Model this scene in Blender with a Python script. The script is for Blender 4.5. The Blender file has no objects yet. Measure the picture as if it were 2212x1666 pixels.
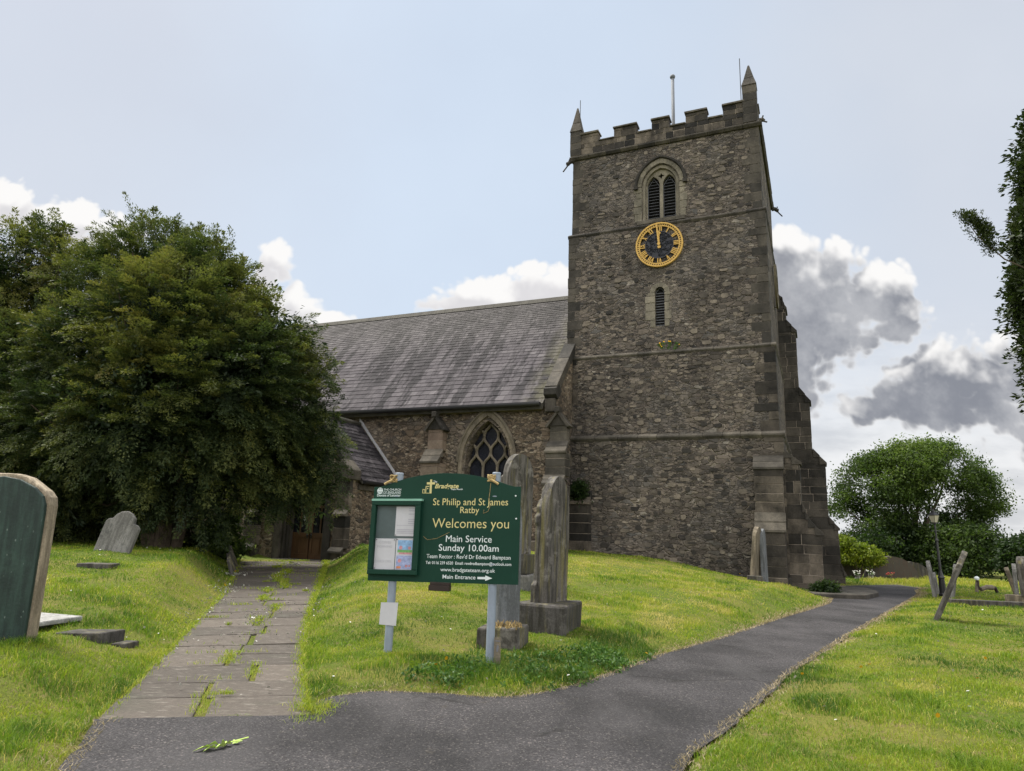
import bpy, math, random
import numpy as np
from mathutils import Vector, Matrix
from mathutils.geometry import tessellate_polygon

S = bpy.context.scene
COL = S.collection
R = math.radians
rng = np.random.default_rng(7)
random.seed(7)

# ------------------------------------------------------------------ camera, sky, sun, exposure
EYE, FPX, PITCH, ROLL = 1.55, 1496.7, R(12.111), R(1.93)
cam_d = bpy.data.cameras.new('camera'); cam = bpy.data.objects.new('camera', cam_d); COL.objects.link(cam)
cam_d.sensor_width = 36; cam_d.lens = 36 * FPX / 2212; cam_d.clip_start = 0.05; cam_d.clip_end = 12000
cam.matrix_world = Matrix.Translation((0, 0, EYE)) @ Matrix.Rotation(R(90) + PITCH, 4, 'X') @ Matrix.Rotation(ROLL, 4, 'Z')
S.camera = cam
S.view_settings.view_transform = 'Standard'; S.view_settings.look = 'None'
S.view_settings.gamma = 1; S.view_settings.use_curve_mapping = False
S.view_settings.exposure = 0.6
SUN_EL, SUN_AZ = R(64), R(-60)          # azimuth measured from +Y towards +X
SUN_STRENGTH, SUN_ANGLE = 3.6, R(16)
SKY_STRENGTH = 0.07
sun_d = bpy.data.lights.new('sun', 'SUN'); sun_d.energy = SUN_STRENGTH; sun_d.angle = SUN_ANGLE
sun_d.color = (1.0, 0.95, 0.86)
sun = bpy.data.objects.new('sun', sun_d); COL.objects.link(sun)
sdir = Vector((math.sin(SUN_AZ) * math.cos(SUN_EL), math.cos(SUN_AZ) * math.cos(SUN_EL), math.sin(SUN_EL)))
sun.rotation_euler = sdir.to_track_quat('Z', 'Y').to_euler(); sun.location = (0, 0, 60)


class NT:
    """small helper for building node trees"""
    def __init__(s, tree): s.t = tree; s.n = tree.nodes; s.l = tree.links
    def node(s, kind, ins=None, **props):
        nd = s.n.new(kind)
        for k, v in props.items(): setattr(nd, k, v)
        for k, v in (ins or {}).items(): s.put(nd.inputs[k], v)
        return nd
    def put(s, sock, v):
        if isinstance(v, bpy.types.NodeSocket): s.l.new(v, sock)
        elif v is not None:
            if hasattr(sock, 'default_value') and hasattr(sock.default_value, '__len__') and not hasattr(v, '__len__'):
                v = [v] * len(sock.default_value)
            if hasattr(v, '__len__') and hasattr(sock.default_value, '__len__') and len(sock.default_value) == 4 and len(v) == 3: v = (*v, 1)
            sock.default_value = v
    def math(s, op, a, b=None, c=None, clamp=False):
        nd = s.n.new('ShaderNodeMath'); nd.operation = op; nd.use_clamp = clamp
        for i, v in enumerate((a, b, c)):
            if v is not None: s.put(nd.inputs[i], v)
        return nd.outputs[0]
    def vmath(s, op, a, b=None):
        nd = s.n.new('ShaderNodeVectorMath'); nd.operation = op
        s.put(nd.inputs[0], a)
        if b is not None: s.put(nd.inputs[1], b)
        return nd.outputs['Value'] if op in ('LENGTH', 'DOT_PRODUCT') else nd.outputs[0]
    def mix(s, f, a, b, blend='MIX'):
        nd = s.n.new('ShaderNodeMix'); nd.data_type = 'RGBA'; nd.blend_type = blend
        s.put(nd.inputs[0], f); s.put(nd.inputs[6], a); s.put(nd.inputs[7], b)
        return nd.outputs[2]
    def step(s, v, a, b, o0=0.0, o1=1.0):
        nd = s.n.new('ShaderNodeMapRange'); nd.interpolation_type = 'SMOOTHSTEP'
        s.put(nd.inputs[0], v); nd.inputs[1].default_value = a; nd.inputs[2].default_value = b
        nd.inputs[3].default_value = o0; nd.inputs[4].default_value = o1
        return nd.outputs[0]
    def noise(s, vec, scale, detail=4, rough=0.55, out=0, dist=0.0):
        nd = s.node('ShaderNodeTexNoise', {'Vector': vec, 'Scale': scale, 'Detail': detail, 'Roughness': rough, 'Distortion': dist})
        return nd.outputs[out]
    def ramp(s, f, stops):
        nd = s.n.new('ShaderNodeValToRGB'); s.put(nd.inputs[0], f)
        el = nd.color_ramp.elements
        while len(el) < len(stops): el.new(0.5)
        for e, (p, c) in zip(el, stops): e.position = p; e.color = (*c, 1)
        return nd.outputs[0]


def build_world():
    w = bpy.data.worlds.new('World'); S.world = w; w.use_nodes = True
    try: w.cycles.sampling_method = 'MANUAL'; w.cycles.sample_map_resolution = 512
    except Exception: pass
    T = NT(w.node_tree); T.n.clear()
    out = T.node('ShaderNodeOutputWorld'); bg = T.node('ShaderNodeBackground', {'Strength': SKY_STRENGTH})
    T.l.new(bg.outputs[0], out.inputs[0])
    sky = T.node('ShaderNodeTexSky', sky_type='NISHITA', sun_disc=False, sun_elevation=SUN_EL, sun_rotation=SUN_AZ,
                 altitude=100, air_density=1.0, dust_density=2.5, ozone_density=1.5)
    d = T.node('ShaderNodeTexCoord').outputs['Generated']
    # cloud field lives on the tangent plane of directions (x/y, z/y): clouds at infinity, fixed in the world
    sep = T.node('ShaderNodeSeparateXYZ', {0: d})
    yy = T.math('MAXIMUM', T.math('ABSOLUTE', sep.outputs[1]), 0.06)
    q = T.node('ShaderNodeCombineXYZ', {0: T.math('DIVIDE', sep.outputs[0], yy), 1: T.math('DIVIDE', sep.outputs[2], yy), 2: T.math('MULTIPLY', T.math('SIGN', sep.outputs[1]), 3.0)}).outputs[0]
    # (centre u, v, radius u, v, weight)
    blobs = [(.41, .44, .045, .045, 1.0), (.475, .405, .075, .06, 1.0), (.555, .385, .06, .05, 1.0), (.45, .34, .10, .085, 1.0), (.40, .27, .08, .085, 1.0), (.58, .345, .045, .04, 1.0), (.34, .35, .08, .12, 1.0), (.42, .385, .06, .05, 1.0),
             (.63, .215, .10, .055, 1.0), (.71, .235, .11, .075, 1.0), (.80, .23, .1, .09, 1.0), (.54, .195, .05, .025, .8),
             (-.03, .345, .09, .034, 1.0), (.05, .36, .06, .045, .9), (-.10, .328, .05, .022, .8),
             (-.375, .37, .035, .045, .85), (-.35, .32, .05, .04, .9), (-.28, .298, .05, .02, .8),
             (-.80, .47, .06, .042, 1.0), (-.71, .445, .08, .038, 1.0), (-.63, .435, .05, .03, .8), (-.9, .44, .10, .07, 1)]
    g = bpy.data.node_groups.new('cloud_field', 'ShaderNodeTree')
    g.interface.new_socket('q', in_out='INPUT', socket_type='NodeSocketVector')
    g.interface.new_socket('density', in_out='OUTPUT', socket_type='NodeSocketFloat'); g.interface.new_socket('soft', in_out='OUTPUT', socket_type='NodeSocketFloat')
    G = NT(g); gi = G.node('NodeGroupInput'); go = G.node('NodeGroupOutput'); gq = gi.outputs[0]
    warp = G.noise(gq, 5.0, 3, 0.5, out=1)
    gq2 = G.vmath('ADD', gq, G.vmath('MULTIPLY', G.vmath('SUBTRACT', warp, (.5, .5, .5)), (.07, .05, 0)))
    cur = None
    for (u, v, ru, rv, wt) in blobs:
        dv = G.vmath('MULTIPLY', G.vmath('SUBTRACT', gq2, (u, v, 3.0)), (1 / ru, 1 / rv, 1.0))
        val = G.math('MULTIPLY', G.math('SUBTRACT', 1.66, G.vmath('DOT_PRODUCT', dv, dv)), wt)
        if cur is None: cur = val
        else:
            nd = G.n.new('ShaderNodeMath'); nd.operation = 'SMOOTH_MAX'; G.put(nd.inputs[0], cur); G.put(nd.inputs[1], val); nd.inputs[2].default_value = 0.25; cur = nd.outputs[0]
    n1 = G.noise(gq, 8.5, 3, 0.5)
    vb = G.node('ShaderNodeTexVoronoi', {'Vector': G.vmath('ADD', gq, G.vmath('MULTIPLY', warp, (.06, .06, 0))), 'Scale': 22.0, 'Detail': 2.0, 'Roughness': .55}, feature='F1', voronoi_dimensions='2D')
    n2 = G.math('SUBTRACT', 1.0, vb.outputs['Distance'])
    tot = G.math('ADD', cur, G.math('ADD', G.math('MULTIPLY', G.math('SUBTRACT', n1, 0.5), 2.0), G.math('MULTIPLY', G.math('SUBTRACT', n2, 0.55), 1.1)))
    G.l.new(tot, go.inputs[0])
    G.l.new(G.math('ADD', cur, G.math('ADD', G.math('MULTIPLY', n1, 2.0), G.math('MULTIPLY', n2, .42))), go.inputs[1])
    def field(vec):
        nd = T.n.new('ShaderNodeGroup'); nd.node_tree = g; T.put(nd.inputs[0], vec); return nd.outputs
    f0 = field(q); dens, soft = f0[0], f0[1]
    soft_up = field(T.vmath('ADD', q, (.010, .034, 0)))[1]
    lit = T.step(T.math('SUBTRACT', soft, soft_up), .34, 1.25)
    thick = T.step(dens, -.25, .75)
    shade = T.math('MULTIPLY', thick, T.math('SUBTRACT', 1.0, lit))
    # clouds to the right are thick and grey, those at the left white
    qs = T.node('ShaderNodeSeparateXYZ', {0: q})
    side = T.step(qs.outputs[0], .2, .45)
    grey = T.mix(side, (7.0, 6.9, 7.1), T.mix(T.step(T.noise(q, 7.0, 5, .6), .38, .66), (2.5, 2.65, 3.05), (4.6, 4.7, 5.0)))
    ccol = T.mix(shade, (9.2, 9.1, 9.0), grey)
    alpha = T.step(dens, -.06, 0.50)
    # thin high veil that makes the blue milky, stronger to the right and low down
    veil_n = T.noise(q, 2.2, 5, 0.5)
    veil = T.math('ADD', T.math('MULTIPLY', T.math('SUBTRACT', veil_n, .5), .25), T.step(qs.outputs[1], .9, 0.0, .80, .88))
    base = T.mix(veil, sky.outputs[0], T.mix(T.step(T.math('ABSOLUTE', T.math('ADD', qs.outputs[0], T.math('MULTIPLY', T.math('SUBTRACT', veil_n, .5), .5))), .1, .75), (6.9, 7.9, 9.2), (6.9, 7.35, 8.1)))
    low = T.math('MULTIPLY', T.step(qs.outputs[1], .40, .06), T.step(T.math('ADD', qs.outputs[0], T.math('MULTIPLY', veil_n, .3)), .25, .65))
    cn = T.noise(T.vmath('MULTIPLY', q, (4, 14, 1)), 1.6, 6, .55)
    lowcol = T.mix(T.step(cn, .40, .66), (8.6, 8.6, 8.6), (6.1, 6.2, 6.4))
    base = T.mix(T.math('MULTIPLY', low, .9), base, lowcol)
    col = T.mix(alpha, base, ccol)
    # unseen fill light: bright cloud added behind the camera, glow added round the sun
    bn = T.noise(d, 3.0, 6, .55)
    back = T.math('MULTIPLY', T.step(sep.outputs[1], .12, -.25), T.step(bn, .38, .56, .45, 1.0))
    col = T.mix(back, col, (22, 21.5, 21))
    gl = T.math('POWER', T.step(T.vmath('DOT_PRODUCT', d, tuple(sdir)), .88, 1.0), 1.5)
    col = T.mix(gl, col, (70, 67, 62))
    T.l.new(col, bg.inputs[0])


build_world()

# ------------------------------------------------------------------ mesh and material helpers
def at(x, y, Y):
    """a point at world depth Y on the sight line of photo point (x, y) (photo scaled to 2212 wide)"""
    a, b = (x - 1106) / FPX, (y - 833) / FPX
    c, s = math.cos(ROLL), math.sin(ROLL)
    X, V = c * a + s * b, -s * a + c * b
    dy, dz = math.cos(PITCH) + V * math.sin(PITCH), math.sin(PITCH) - V * math.cos(PITCH)
    return np.array([X * Y / dy, Y, EYE + dz * Y / dy])


def tag(o, label=None, cat=None, group=None, kind=None):
    for k, v in (('label', label), ('category', cat), ('group', group), ('kind', kind)):
        if v: o[k] = v
    return o


def empty(name, loc=(0, 0, 0), rz=0.0, label=None, cat=None, group=None):
    o = bpy.data.objects.new(name, None); COL.objects.link(o); o.location = loc; o.rotation_euler = (0, 0, rz)
    o.empty_display_size = .2
    return tag(o, label, cat, group)


class MB:
    """collects faces (each with a value 'var' the material can read) and links them as ONE mesh object"""
    def __init__(s): s.v = []; s.f = []; s.a = []
    def add(s, vs, fs, var=None):
        o = len(s.v); s.v.extend([tuple(map(float, p)) for p in vs])
        var = random.random() if var is None else var
        for f in fs: s.f.append([i + o for i in f]); s.a.append(var)
    def box(s, x0, x1, y0, y1, z0, z1, var=None, jit=0.0):
        P = [(x0, y0, z0), (x1, y0, z0), (x1, y1, z0), (x0, y1, z0), (x0, y0, z1), (x1, y0, z1), (x1, y1, z1), (x0, y1, z1)]
        if jit: P = [tuple(c + random.uniform(-jit, jit) for c in p) for p in P]
        s.add(P, [(0, 3, 2, 1), (4, 5, 6, 7), (0, 1, 5, 4), (1, 2, 6, 5), (2, 3, 7, 6), (3, 0, 4, 7)], var)
    def prism(s, poly, fn, d0, d1, holes=(), var=None, caps=True):
        """poly: 2-D outline; fn(u, w, d) -> point; extruded from depth d0 to d1, with holes"""
        loops = [list(poly)] + [list(h) for h in holes]
        flat = [p for L in loops for p in L]; n = len(flat)
        var = random.random() if var is None else var
        tri = tessellate_polygon([[Vector((p[0], p[1], 0)) for p in L] for L in loops])
        vs = [fn(p[0], p[1], d0) for p in flat] + [fn(p[0], p[1], d1) for p in flat]
        fs = []
        if caps:
            for t in tri:
                fs.append(tuple(t)); fs.append(tuple(i + n for i in reversed(t)))
        o = 0
        for L in loops:
            m = len(L)
            for i in range(m):
                j = (i + 1) % m; fs.append((o + i, o + j, o + j + n, o + i + n))
            o += m
        s.add(vs, fs, var)
    def tube(s, pts, r, n=8, var=None, r1=None, cap=True):
        pts = [Vector(p) for p in pts]; m = len(pts); rad = np.linspace(r, r if r1 is None else r1, m)
        vs, fs = [], []
        up = Vector((0, 0, 1)); prev = None
        for i, p in enumerate(pts):
            t = (pts[min(i + 1, m - 1)] - pts[max(i - 1, 0)]).normalized()
            a = prev if prev is not None else (up if abs(t.z) < .9 else Vector((1, 0, 0)))
            a = (a - t * a.dot(t)).normalized(); prev = a; b = t.cross(a)
            for k in range(n):
                an = 2 * math.pi * k / n; vs.append(p + (a * math.cos(an) + b * math.sin(an)) * rad[i])
        for i in range(m - 1):
            for k in range(n):
                k2 = (k + 1) % n; fs.append((i * n + k, i * n + k2, (i + 1) * n + k2, (i + 1) * n + k))
        if cap: fs.append(tuple(range(n - 1, -1, -1))); fs.append(tuple((m - 1) * n + k for k in range(n)))
        s.add(vs, fs, var)
    def lathe(s, prof, cx=0, cy=0, n=16, var=None):
        vs, fs = [], []; m = len(prof)
        for (r, z) in prof:
            for k in range(n):
                an = 2 * math.pi * k / n; vs.append((cx + r * math.cos(an), cy + r * math.sin(an), z))
        for i in range(m - 1):
            for k in range(n):
                k2 = (k + 1) % n; fs.append((i * n + k, i * n + k2, (i + 1) * n + k2, (i + 1) * n + k))
        fs.append(tuple(range(n - 1, -1, -1))); fs.append(tuple((m - 1) * n + k for k in range(n)))
        s.add(vs, fs, var)
    def xform(s, fn): s.v = [tuple(map(float, fn(p))) for p in s.v]; return s
    def build(s, name, mat, parent=None, bevel=0.0, smooth=False, fixn=True):
        me = bpy.data.meshes.new(name); me.from_pydata(s.v, [], s.f)
        if fixn:
            import bmesh
            b = bmesh.new(); b.from_mesh(me); bmesh.ops.recalc_face_normals(b, faces=b.faces); b.to_mesh(me); b.free()
        at_ = me.attributes.new('var', 'FLOAT', 'FACE'); at_.data.foreach_set('value', np.array(s.a, np.float32)[:len(me.polygons)])
        if smooth: me.polygons.foreach_set('use_smooth', [True] * len(me.polygons))
        me.materials.append(mat)
        o = bpy.data.objects.new(name, me); COL.objects.link(o)
        if parent: o.parent = parent
        if bevel:
            md = o.modifiers.new('bevel', 'BEVEL'); md.width = bevel; md.segments = 2; md.limit_method = 'ANGLE'; md.angle_limit = R(40)
        return o


def raw_mesh(name, V, F, mat, var=None, parent=None):
    """numpy arrays -> mesh object; F is an (n, k) array of equal-sized faces or a list of such arrays"""
    me = bpy.data.meshes.new(name)
    Fs = F if isinstance(F, list) else [F]
    loops = np.concatenate([f.ravel() for f in Fs]).astype(np.int32)
    tot = np.concatenate([np.full(len(f), f.shape[1], np.int32) for f in Fs])
    start = np.concatenate([[0], np.cumsum(tot)[:-1]]).astype(np.int32)
    me.vertices.add(len(V)); me.vertices.foreach_set('co', np.asarray(V, np.float32).ravel())
    me.loops.add(len(loops)); me.loops.foreach_set('vertex_index', loops)
    me.polygons.add(len(tot)); me.polygons.foreach_set('loop_start', start)
    try: me.polygons.foreach_set('loop_total', tot)
    except Exception: pass
    if var is not None:
        a = me.attributes.new('var', 'FLOAT', 'POINT'); a.data.foreach_set('value', np.asarray(var, np.float32))
    me.update(calc_edges=True); me.validate()
    me.materials.append(mat)
    o = bpy.data.objects.new(name, me); COL.objects.link(o)
    if parent: o.parent = parent
    return o


def material(name, build, rough=0.85, spec=0.3, metal=0.0):
    m = bpy.data.materials.new(name); m.use_nodes = True
    T = NT(m.node_tree); T.n.clear()
    out = T.node('ShaderNodeOutputMaterial'); b = T.node('ShaderNodeBsdfPrincipled', {'Roughness': rough, 'Specular IOR Level': spec, 'Metallic': metal})
    T.l.new(b.outputs[0], out.inputs[0])
    T.bsdf = b; T.out = out
    co = T.node('ShaderNodeTexCoord').outputs['Object']
    var = T.node('ShaderNodeAttribute', attribute_name='var').outputs['Fac']
    r = build(T, co, var)
    col, hgt, hd = r if isinstance(r, tuple) else (r, None, 0)
    T.put(b.inputs['Base Color'], col)
    if hgt is not None:
        bp = T.node('ShaderNodeBump', {'Height': hgt, 'Distance': hd, 'Strength': 1.0}); T.l.new(bp.outputs[0], b.inputs['Normal'])
    return m


def rubble(scale, cols, mortar, msize=.05, lime=0.0, hd=.03, sq=2.1, weather=(.45, .8)):
    def f(T, co, var):
        wv = T.vmath('MULTIPLY', T.vmath('SUBTRACT', T.noise(co, 1.7, 3, .6, out=1), (.5, .5, .5)), (.34, .34, .2))
        wv2 = T.vmath('MULTIPLY', T.vmath('SUBTRACT', T.noise(co, 6.5, 2, .6, out=1), (.5, .5, .5)), (.08, .08, .05))
        p = T.vmath('MULTIPLY', T.vmath('ADD', T.vmath('ADD', co, wv), wv2), (1, 1, sq))
        # two sizes of stone: a mask picks the big or the small bond
        big = T.step(T.noise(co, .75, 4, .7), .52, .55)
        def bond(sc):
            v = T.node('ShaderNodeTexVoronoi', {'Vector': p, 'Scale': sc, 'Randomness': .95})
            e = T.node('ShaderNodeTexVoronoi', {'Vector': p, 'Scale': sc, 'Randomness': .95}, feature='DISTANCE_TO_EDGE')
            return v.outputs['Color'], e.outputs['Distance']
        c1, e1 = bond(scale); c2, e2 = bond(scale * .48)
        c = T.mix(big, c1, c2); e = T.node('ShaderNodeMix', {0: big, 2: e1, 3: e2}).outputs[0]
        cs = T.node('ShaderNodeSeparateColor', {0: c})
        stone = T.ramp(cs.outputs[0], cols)
        fine = T.noise(co, 14, 5, .65)
        stone = T.mix(T.math('MULTIPLY', T.math('SUBTRACT', cs.outputs[1], .3), .5, clamp=True), stone, T.mix(.5, stone, (.42, .36, .29)))
        stone = T.mix(1.0, stone, T.ramp(fine, [(.25, (.62, .62, .62)), (.75, (1.3, 1.28, 1.25))]), 'MULTIPLY')
        mort = T.step(e, msize * .35, msize, 1.0, 0.0)
        mpatch = T.step(T.noise(co, .8, 4, .6), .38, .62, .25, 1.0)
        col = T.mix(T.math('MULTIPLY', mort, mpatch), stone, T.mix(T.noise(co, 9, 3), mortar, tuple(m * .6 for m in mortar)))
        if lime > .45:                      # newer pale pointing round the tower openings
            d1 = T.vmath('LENGTH', T.vmath('MULTIPLY', T.vmath('SUBTRACT', co, (-3.86, -.1, 10.7)), (1.35, .2, .75)))
            d2 = T.vmath('LENGTH', T.vmath('MULTIPLY', T.vmath('SUBTRACT', co, (-3.8, 0, 14.9)), (.82, .2, .8)))
            near = T.step(T.math('ADD', T.math('MINIMUM', d1, d2), T.math('MULTIPLY', T.noise(co, 2.5, 3), .7)), 1.32, 1.10)
            col = T.mix(T.math('MULTIPLY', near, T.step(e, msize * 1.6, msize * .5)), col, (.36, .32, .26))
        if lime:
            lm = T.math('MULTIPLY', T.step(T.noise(co, 7, 4, .7), .66, .72), T.step(T.noise(co, .5, 2), .4, .6))
            col = T.mix(T.math('MULTIPLY', lm, lime), col, (.55, .52, .46))
        we = T.noise(T.vmath('MULTIPLY', co, (1, 1, .45)), .55, 5, .6)
        col = T.mix(1.0, col, T.ramp(we, [(.3, (weather[0],) * 3), (.7, (1.15, 1.13, 1.1))]), 'MULTIPLY')
        # repair patches of another tone, and damp streaks running down the wall
        rp = T.step(T.noise(T.vmath('MULTIPLY', co, (1, 1, 1.5)), .42, 2, .4), .56, .60)
        col = T.mix(T.math('MULTIPLY', rp, .55), col, T.mix(.5, col, (.135, .125, .115)))
        dm = T.step(T.noise(T.vmath('MULTIPLY', co, (2.2, 2.2, .22)), 1.0, 5, .65), .56, .70)
        col = T.mix(T.math('MULTIPLY', dm, .5), col, T.mix(1.0, col, (.45, .45, .42), 'MULTIPLY'))
        h = T.math('ADD', T.step(e, 0, msize * 2.2), T.math('MULTIPLY', fine, .5))
        h = T.math('ADD', h, T.math('MULTIPLY', cs.outputs[2], .5))
        return col, h, hd
    return f


def ashlar(c0, c1, dark=.35, hd=.012):
    def f(T, co, var):
        c = T.mix(var, c0, c1)
        st = T.noise(T.vmath('MULTIPLY', co, (1, 1, .6)), 1.6, 6, .65)
        c = T.mix(1.0, c, T.ramp(st, [(.36, (dark, dark, dark * .97)), (.62, (1.1, 1.08, 1.05))]), 'MULTIPLY')
        fine = T.noise(co, 22, 5, .7)
        c = T.mix(1.0, c, T.ramp(fine, [(.3, (.75, .75, .75)), (.7, (1.2, 1.2, 1.18))]), 'MULTIPLY')
        c = T.mix(T.step(var, 1.4, 1.5), c, T.mix(T.noise(co, 6, 4), (.16, .135, .11), (.40, .34, .28)))
        return c, T.math('ADD', fine, T.math('MULTIPLY', T.noise(co, 5, 3), 1.5)), hd
    return f


def flat(c, amp=.25, sc=8.0, hd=0.0):
    def f(T, co, var):
        n = T.noise(co, sc, 5, .6)
        col = T.mix(1.0, c, T.ramp(n, [(.3, (1 - amp,) * 3), (.7, (1 + amp,) * 3)]), 'MULTIPLY')
        return (col, n, hd) if hd else col
    return f


def leafmat(name, stops, trans=.35, rough=.6):
    m = bpy.data.materials.new(name); m.use_nodes = True
    T = NT(m.node_tree); T.n.clear(); out = T.node('ShaderNodeOutputMaterial')
    var = T.node('ShaderNodeAttribute', attribute_name='var').outputs['Fac']
    c = T.ramp(var, stops)
    b = T.node('ShaderNodeBsdfPrincipled', {'Base Color': c, 'Roughness': rough, 'Specular IOR Level': .25})
    t = T.node('ShaderNodeBsdfTranslucent', {'Color': T.mix(1.0, c, (1.25, 1.35, .8), 'MULTIPLY')})
    mx = T.node('ShaderNodeMixShader', {0: trans}); T.l.new(b.outputs[0], mx.inputs[1]); T.l.new(t.outputs[0], mx.inputs[2])
    T.l.new(mx.outputs[0], out.inputs[0])
    return m


M = {}
M['rubble'] = material('tower_rubble', rubble(5.3, [(0, (.026, .025, .025)), (.25, (.066, .058, .052)), (.6, (.120, .102, .088)), (.85, (.170, .148, .125)), (.95, (.070, .070, .070)), (1, (.30, .275, .24))], (.30, .262, .215), lime=.5, hd=.06, sq=2.5))
M['stone_block'] = material('rubble_block', ashlar((.030, .028, .026), (.195, .168, .138), .5))
M['nave_rubble'] = material('nave_rubble', rubble(5.8, [(0, (.04, .035, .03)), (.3, (.10, .078, .06)), (.6, (.165, .125, .09)), (.85, (.23, .185, .14)), (1, (.36, .31, .24))], (.34, .285, .21), lime=.3, hd=.05))
M['ashlar'] = material('ashlar_grey', ashlar((.060, .055, .047), (.115, .103, .085), .38))
M['ashlar_dark'] = material('ashlar_dark', ashlar((.030, .028, .025), (.082, .073, .061), .38))
M['ashlar_pink'] = material('ashlar_pink', ashlar((.15, .11, .088), (.21, .17, .135), .55))
M['buttress'] = material('ashlar_buttress', ashlar((.014, .0135, .0125), (.150, .128, .104), .2))
M['dress'] = material('dressed_stone', ashlar((.145, .133, .107), (.21, .19, .152), .55))
M['frame'] = material('window_stone', ashlar((.13, .113, .088), (.19, .163, .128), .55))


def slate_mat(T, co, var):
    c = T.ramp(var, [(0, (.040, .036, .041)), (.5, (.062, .056, .062)), (.9, (.084, .077, .083)), (1, (.10, .092, .098))])
    # dark lichen streaks running down the slope, in the slates themselves
    sx = T.vmath('MULTIPLY', T.vmath('ADD', co, T.vmath('MULTIPLY', T.noise(co, 2.5, 3, .6, out=1), (.35, .3, .3))), (1.7, .15, .15))
    st = T.noise(sx, 1.25, 6, .68)
    big = T.noise(T.vmath('MULTIPLY', co, (.35, .2, .2)), 1.2, 3, .5)
    k = T.math('MULTIPLY', T.step(st, .475, .545), T.step(big, .33, .50))
    c = T.mix(k, c, T.mix(var, (.012, .011, .013), (.028, .026, .029)))
    sz = T.node('ShaderNodeSeparateXYZ', {0: co})
    top = T.math('MULTIPLY', T.step(sz.outputs[2], 8.4, 12.2), .7)
    c = T.mix(top, c, T.mix(var, (.040, .038, .037), (.085, .08, .078)))
    moss = T.math('MULTIPLY', T.step(sz.outputs[0], -9.0, -7.7), T.step(T.noise(co, 1.5, 4, .6), .32, .55))
    c = T.mix(T.math('MULTIPLY', moss, .6), c, (.10, .095, .055))
    return c, T.noise(co, 30, 4, .6), .004
M['slate'] = material('roof_slate', slate_mat, rough=.8, spec=.12)
M['ridge'] = material('ridge_stone', flat((.045, .042, .034), .4, 3))
M['lead'] = material('lead_flashing', flat((.34, .34, .36), .12, 4), rough=.6)
M['black_metal'] = material('black_gutter', flat((.015, .015, .017), .2, 5), rough=.45, spec=.5)
M['glass'] = material('leaded_glass', flat((.012, .013, .02), .4, 3), rough=.25, spec=.6)
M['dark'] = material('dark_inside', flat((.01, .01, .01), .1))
M['louvre'] = material('louvre_slats', flat((.085, .088, .098), .2, 6), rough=.8)
M['gold'] = material('gilding', flat((.46, .29, .075), .14, 10), rough=.55, spec=.25)
M['clock_black'] = material('clock_black', flat((.016, .018, .026), .3, 9, .006), rough=.5)
def woodf(T, co, var):
    g = T.noise(T.vmath('MULTIPLY', co, (18, 18, 1.4)), 1.6, 5, .6)
    return T.mix(1.0, T.mix(g, (.065, .034, .017), (.15, .083, .041)), T.ramp(T.noise(co, 1.3, 4), [(.3, (.6, .6, .6)), (.7, (1.1, 1.1, 1.1))]), 'MULTIPLY'), g, .004
M['oak'] = material('door_oak', woodf, rough=.6)
M['pole_paint'] = material('pale_pole_paint', flat((.12, .13, .15), .15, 3), rough=.7)
M['post_paint'] = material('post_paint', flat((.20, .235, .285), .12, 6), rough=.5)
def boardf(T, co, var):
    n = T.noise(co, 3, 4, .6); s = T.noise(T.vmath('MULTIPLY', co, (9, 9, 1.2)), 2.2, 5, .65)
    c = T.mix(n, (.003, .026, .016), (.006, .036, .023))
    return T.mix(T.math('MULTIPLY', T.step(s, .60, .74), .35), c, (.02, .065, .05))
M['board'] = material('board_green', boardf, rough=.5, spec=.16)
M['case_trim'] = material('case_trim', flat((.17, .34, .27), .1), rough=.4)
M['gold_letter'] = material('cream_gold_letter', flat((.50, .44, .20), .08), rough=.5)
M['white_letter'] = material('white_letter', flat((.56, .61, .62), .06), rough=.5)
M['dark_print'] = material('dark_print', flat((.13, .13, .15), .1), rough=.6)
M['grey_print'] = material('grey_print', flat((.32, .32, .36), .1), rough=.6)
M['pin_board'] = material('pin_board', flat((.06, .082, .086), .15, 5), rough=.5)
M['paper'] = material('notice_paper', flat((.42, .42, .45), .05), rough=.55)
M['twine'] = material('dry_twine', flat((.30, .22, .10), .4, 30), rough=.9)
M['box_brown'] = material('brown_box', flat((.022, .014, .011), .3, 9), rough=.6)


def gravestonef(base, lich, dirt=(.06, .055, .045), lamt=.5, green=0.0, hd=.006):
    def f(T, co, var):
        n = T.noise(co, 3.2, 6, .65); st = T.noise(T.vmath('MULTIPLY', co, (5, 5, .7)), 2.4, 6, .65)
        c = T.mix(T.step(st, .38, .66), dirt, base)
        c = T.mix(T.math('MULTIPLY', T.step(n, .54, .64), lamt), c, lich)
        if green: c = T.mix(T.math('MULTIPLY', T.step(T.noise(T.vmath('MULTIPLY', co, (6, 6, .5)), 1.6, 5), .5, .68), green), c, (.16, .14, .04))
        fn = T.noise(co, 40, 5, .7)
        c = T.mix(1.0, c, T.ramp(fn, [(.3, (.75,) * 3), (.7, (1.22,) * 3)]), 'MULTIPLY')
        return c, T.math('ADD', fn, T.math('MULTIPLY', n, 2)), hd
    return f
M['grave_grey'] = material('grave_grey', gravestonef((.105, .097, .088), (.20, .188, .17), green=.5, dirt=(.035, .032, .027)))
M['grave_dark'] = material('grave_dark', gravestonef((.07, .065, .062), (.115, .108, .098), lamt=.5, green=.35, dirt=(.03, .028, .023)))
M['grave_pale'] = material('grave_pale', gravestonef((.19, .185, .175), (.075, .075, .072), dirt=(.095, .092, .086), lamt=.8))
M['grave_buff'] = material('grave_buff', gravestonef((.20, .168, .122), (.12, .10, .075), dirt=(.08, .067, .048), lamt=.6))
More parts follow.
